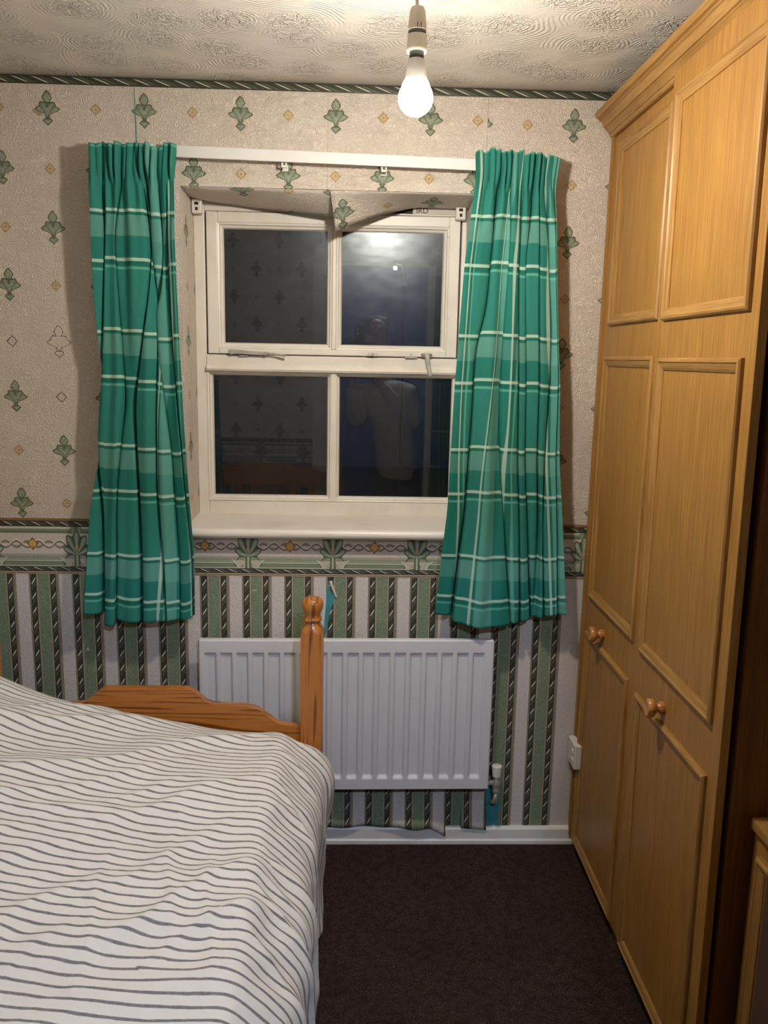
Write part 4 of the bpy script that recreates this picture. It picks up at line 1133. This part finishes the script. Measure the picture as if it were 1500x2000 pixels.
# ================================================================== PENDANT LAMP
LX, LY = 0.106, -0.80
pen = tag(empty('pendant_lamp', (LX, LY, ZC)), 'bare glowing bulb in a cream lampholder hanging from the ceiling', 'lamp')
mb = MB(); mb.tube([(LX-0.001, LY, ZC-0.01), (LX-0.002, LY, 2.28), (LX-0.001, LY, 2.20)], 0.0033); mb.build('flex', 'plastic', pen, smooth=True)
mb = MB(); mb.lathe([(0.040, -0.022), (0.044, -0.012), (0.046, 0.0)], (LX, LY, ZC-0.0005), 28); smooth_angle(mb.build('ceiling_rose', 'plastic', pen))
mb = MB(); mb.lathe([(0.0042, 2.2320), (0.012, 2.2305), (0.0150, 2.224), (0.0170, 2.205), (0.0185, 2.190), (0.0175, 2.189)][::-1], (LX, LY, 0), 28); h_ = smooth_angle(mb.build('lampholder', 'holder', pen))
mb = MB()
for dx in (-0.0005, 0.0065): mb.box(LX+dx-0.0008, LX+dx+0.0008, LY-0.0190, LY-0.0150, 2.190, 2.199)
c_ = mb.build('slot', 'gap'); c_.parent = h_
mb = MB(); mb.lathe([(0.0168, 2.182), (0.0172, 2.190)], (LX, LY, 0), 28); c_ = mb.build('ring_gap', 'gap', smooth=True); c_.parent = h_
mb = MB(); mb.lathe([(0.0150, 2.1525), (0.0185, 2.1515), (0.0195, 2.154), (0.0192, 2.158), (0.0185, 2.182), (0.0165, 2.1825)], (LX, LY, 0), 28); smooth_angle(mb.build('skirt_ring', 'holder', pen))
mb = MB(); mb.lathe([(0.0140, 2.1400), (0.0140, 2.1535)], (LX, LY, 0), 24); c_ = mb.build('bulb_cap', 'gap', pen, smooth=True)
mb = MB(); mb.lathe([(0.0215, 2.1030), (0.0200, 2.112), (0.0180, 2.128), (0.0155, 2.139), (0.0120, 2.1405)], (LX, LY, 0), 28); smooth_angle(mb.build('bulb_base', 'plastic', pen))
mb = MB(); zc = 2.070; R_ = 0.0335
pr = [(0.002, zc-R_)] + [(R_*math.cos(t), zc+R_*math.sin(t)) for t in np.linspace(-1.35, 0.55, 14)] + [(0.0245, 2.098), (0.0217, 2.1028)]
mb.lathe(pr, (LX, LY, 0), 28); mb.build('bulb_globe', 'bulb', pen, smooth=True)

# hallway lamp behind the photographer
hl = tag(empty('hall_lamp', (0.33, -3.10, ZC)), 'cool white globe lamp on the hallway ceiling behind the doorway', 'lamp')
mb = MB(); mb.lathe([(0.05, -0.02), (0.05, -0.0005)], (0.33, -3.10, ZC), 24); mb.build('lamp_base', 'plastic', hl)
mb = MB(); mb.lathe([(0.003, -0.0365)] + [(0.036*math.cos(t), 0.036*math.sin(t)) for t in np.linspace(-1.45, 1.2, 14)], (0.33, -3.10, ZC-0.055), 24); mb.build('globe', 'hall_lamp', hl, smooth=True)
mb = MB(); mb.box(-12, 12, 0.5, 30, -2.7, -2.6); tag(mb.build('ground_outside', 'brick'), kind='structure')

sl = tag(empty('street_lamp', (0.445, 8.0, -2.6)), 'small street lamp far off in the dark outside the upper right pane', 'lamp')
mb = MB(); mb.tube([(0.56, 8.0, -2.6), (0.56, 8.0, 2.62), (0.53, 8.0, 2.70), (0.46, 8.0, 2.72)], 0.022); mb.build('lamp_post', 'post', sl, smooth=True)
mb = MB(); mb.lathe([(0.010, 2.634), (0.020, 2.640), (0.021, 2.66), (0.016, 2.675)], (0.445, 8.0, 0), 12); mb.build('lantern', 'street', sl)
# ================================================================== PERSON (mirrored in the panes)
def skin_mesh(name, nodes, edges, mat, parent=None, sub=2, root=0):
    me = bpy.data.meshes.new(name); me.from_pydata([p for p, r_ in nodes], edges, []); me.materials.append(M[mat])
    o = bpy.data.objects.new(name, me); COL.objects.link(o)
    sk = o.modifiers.new('skin', 'SKIN'); sk.use_smooth_shade = True
    lay = me.skin_vertices[0].data
    for i, (p, r_) in enumerate(nodes):
        lay[i].radius = r_ if isinstance(r_, tuple) else (r_, r_); lay[i].use_root = (i == root)
    ss = o.modifiers.new('subsurf', 'SUBSURF'); ss.levels = ss.render_levels = sub
    dg = bpy.context.evaluated_depsgraph_get(); m2 = bpy.data.meshes.new_from_object(o.evaluated_get(dg))
    bpy.data.objects.remove(o); m2.polygons.foreach_set('use_smooth', [True]*len(m2.polygons)); m2.name = name
    o = bpy.data.objects.new(name, m2); COL.objects.link(o)
    if parent is not None: o.parent = parent; o.matrix_parent_inverse = parent.matrix_world.inverted()
    return o
per = tag(empty('person', (0.26, -2.74, 0)), 'person in a beige jumper holding up a phone in the doorway, mirrored in the window', 'person')
Yp = -2.74
body = [((0.27, Yp, 0.90), 0.10), ((0.25, Yp, 1.12), 0.085), ((0.20, Yp, 1.32), 0.085), ((0.16, Yp+0.01, 1.43), 0.050), ((0.132, Yp+0.025, 1.50), 0.056), ((0.125, Yp+0.020, 1.585), 0.074), ((0.125, Yp+0.005, 1.645), 0.072), ((0.124, Yp+0.112, 1.565), 0.011),
        ((0.355, Yp, 1.365), 0.050), ((0.385, Yp+0.07, 1.12), 0.040), ((0.115, Yp+0.130, 1.455), 0.027), ((0.086, Yp+0.130, 1.500), 0.021),
        ((0.035, Yp, 1.365), 0.050), ((-0.015, Yp+0.06, 1.12), 0.040), ((-0.040, Yp+0.125, 1.440), 0.027), ((-0.048, Yp+0.130, 1.490), 0.021),
        ((0.36, Yp, 0.82), 0.075), ((0.375, Yp+0.02, 0.46), 0.054), ((0.38, Yp-0.02, 0.09), 0.036), ((0.385, Yp+0.10, 0.035), 0.030),
        ((0.18, Yp, 0.82), 0.075), ((0.165, Yp+0.02, 0.46), 0.054), ((0.16, Yp-0.02, 0.09), 0.036), ((0.155, Yp+0.10, 0.035), 0.030)]
ed = [(0, 1), (1, 2), (2, 3), (3, 4), (4, 5), (5, 6), (5, 7), (2, 8), (8, 9), (9, 10), (10, 11), (2, 12), (12, 13), (13, 14), (14, 15), (0, 16), (16, 17), (17, 18), (18, 19), (0, 20), (20, 21), (21, 22), (22, 23)]
# fingers curling round the phone edges
def finger(root, pts):
    global body, ed
    k = root
    for p, r_ in pts: body.append((p, r_)); ed.append((k, len(body)-1)); k = len(body)-1
for q in range(4):
    z = 1.530 - q*0.020
    finger(11, [((0.066, Yp+0.146, z), 0.0085), ((0.062, Yp+0.172, z+0.004), 0.008), ((0.040, Yp+0.176, z+0.006), 0.007)])
    finger(15, [((-0.034, Yp+0.146, z-0.012), 0.0085), ((-0.032, Yp+0.172, z-0.010), 0.008), ((-0.012, Yp+0.176, z-0.006), 0.007)])
finger(11, [((0.060, Yp+0.118, 1.505), 0.010), ((0.036, Yp+0.122, 1.518), 0.009)]); finger(15, [((-0.026, Yp+0.118, 1.495), 0.010), ((-0.004, Yp+0.122, 1.508), 0.009)])
skin_mesh('body', body, ed, 'skin', per)
ju = [((0.28, Yp, 0.70), 0.150), ((0.275, Yp, 0.86), 0.165), ((0.262, Yp, 1.00), 0.152), ((0.235, Yp, 1.18), 0.150), ((0.195, Yp, 1.335), 0.128), ((0.165, Yp+0.01, 1.420), 0.066),
      ((0.350, Yp, 1.345), 0.074), ((0.385, Yp+0.065, 1.115), 0.064), ((0.150, Yp+0.118, 1.418), 0.042), ((0.045, Yp, 1.345), 0.074), ((-0.012, Yp+0.058, 1.115), 0.062), ((-0.038, Yp+0.113, 1.400), 0.042)]
jo = skin_mesh('jumper', ju, [(0, 1), (1, 2), (2, 3), (3, 4), (4, 5), (4, 6), (6, 7), (7, 8), (4, 9), (9, 10), (10, 11)], 'jumper', per)
def cut_below(o, zfun):
    """trim the rounded end of a garment to a clean hem"""
    bm = bmesh.new(); bm.from_mesh(o.data)
    bmesh.ops.bisect_plane(bm, geom=bm.verts[:]+bm.edges[:]+bm.faces[:], plane_co=zfun[0], plane_no=zfun[1], clear_inner=True)
    bm.to_mesh(o.data); bm.free()
cut_below(jo, ((0.28, Yp, 0.775), (0.12, 0.0, 1.0)))
tr = [((0.27, Yp, 0.96), 0.135), ((0.27, Yp, 0.84), 0.140), ((0.352, Yp, 0.72), 0.104), ((0.378, Yp+0.02, 0.46), 0.080), ((0.38, Yp-0.01, 0.06), 0.066), ((0.188, Yp, 0.72), 0.104), ((0.165, Yp+0.02, 0.46), 0.080), ((0.16, Yp-0.01, 0.06), 0.066)]
skin_mesh('trousers', tr, [(0, 1), (1, 2), (2, 3), (3, 4), (1, 5), (5, 6), (6, 7)], 'navy', per)
for x in (0.097, 0.152):
    mb = MB(); mb.lathe([(0.001, -0.0085), (0.006, -0.006), (0.0085, 0), (0.006, 0.006), (0.001, 0.0085)], (x, Yp+0.083, 1.590), 12); mb.build('eye', 'plastic', per, smooth=True)
mb = MB(); mb.tube([(0.104, Yp+0.086, 1.532), (0.124, Yp+0.092, 1.529), (0.146, Yp+0.086, 1.532)], [0.003, 0.006, 0.003], 8); mb.build('mouth', 'lips', per, smooth=True)
ha = [((0.125, Yp-0.032, 1.615), 0.083), ((0.125, Yp-0.005, 1.672), 0.074), ((0.13, Yp-0.048, 1.51), 0.062), ((0.196, Yp-0.012, 1.57), 0.026), ((0.055, Yp-0.012, 1.57), 0.026)]
skin_mesh('hair', ha, [(0, 1), (0, 2), (0, 3), (0, 4)], 'hair', per)
for x in (0.383, 0.157):
    mb = MB(); mb.box(x-0.042, x+0.042, Yp-0.07, Yp+0.175, 0.0, 0.075); mb.build('shoe', 'shoe', per, bevel=0.028, segs=4)
ph = tag(empty('phone', (0.02, -2.585, 1.53)), 'dark phone held up by the person mirrored in the window', 'phone')
mb = MB(); mb.box(-0.018, 0.056, -2.592, -2.584, 1.452, 1.600); mb.build('phone_case', 'phone', ph, bevel=0.003, segs=3)
mb = MB()
for z in (1.574, 1.550): mb.tube([(0.0, -2.584, z), (0.0, -2.581, z)], 0.008, 16)
mb.build('lens', 'chrome', ph)
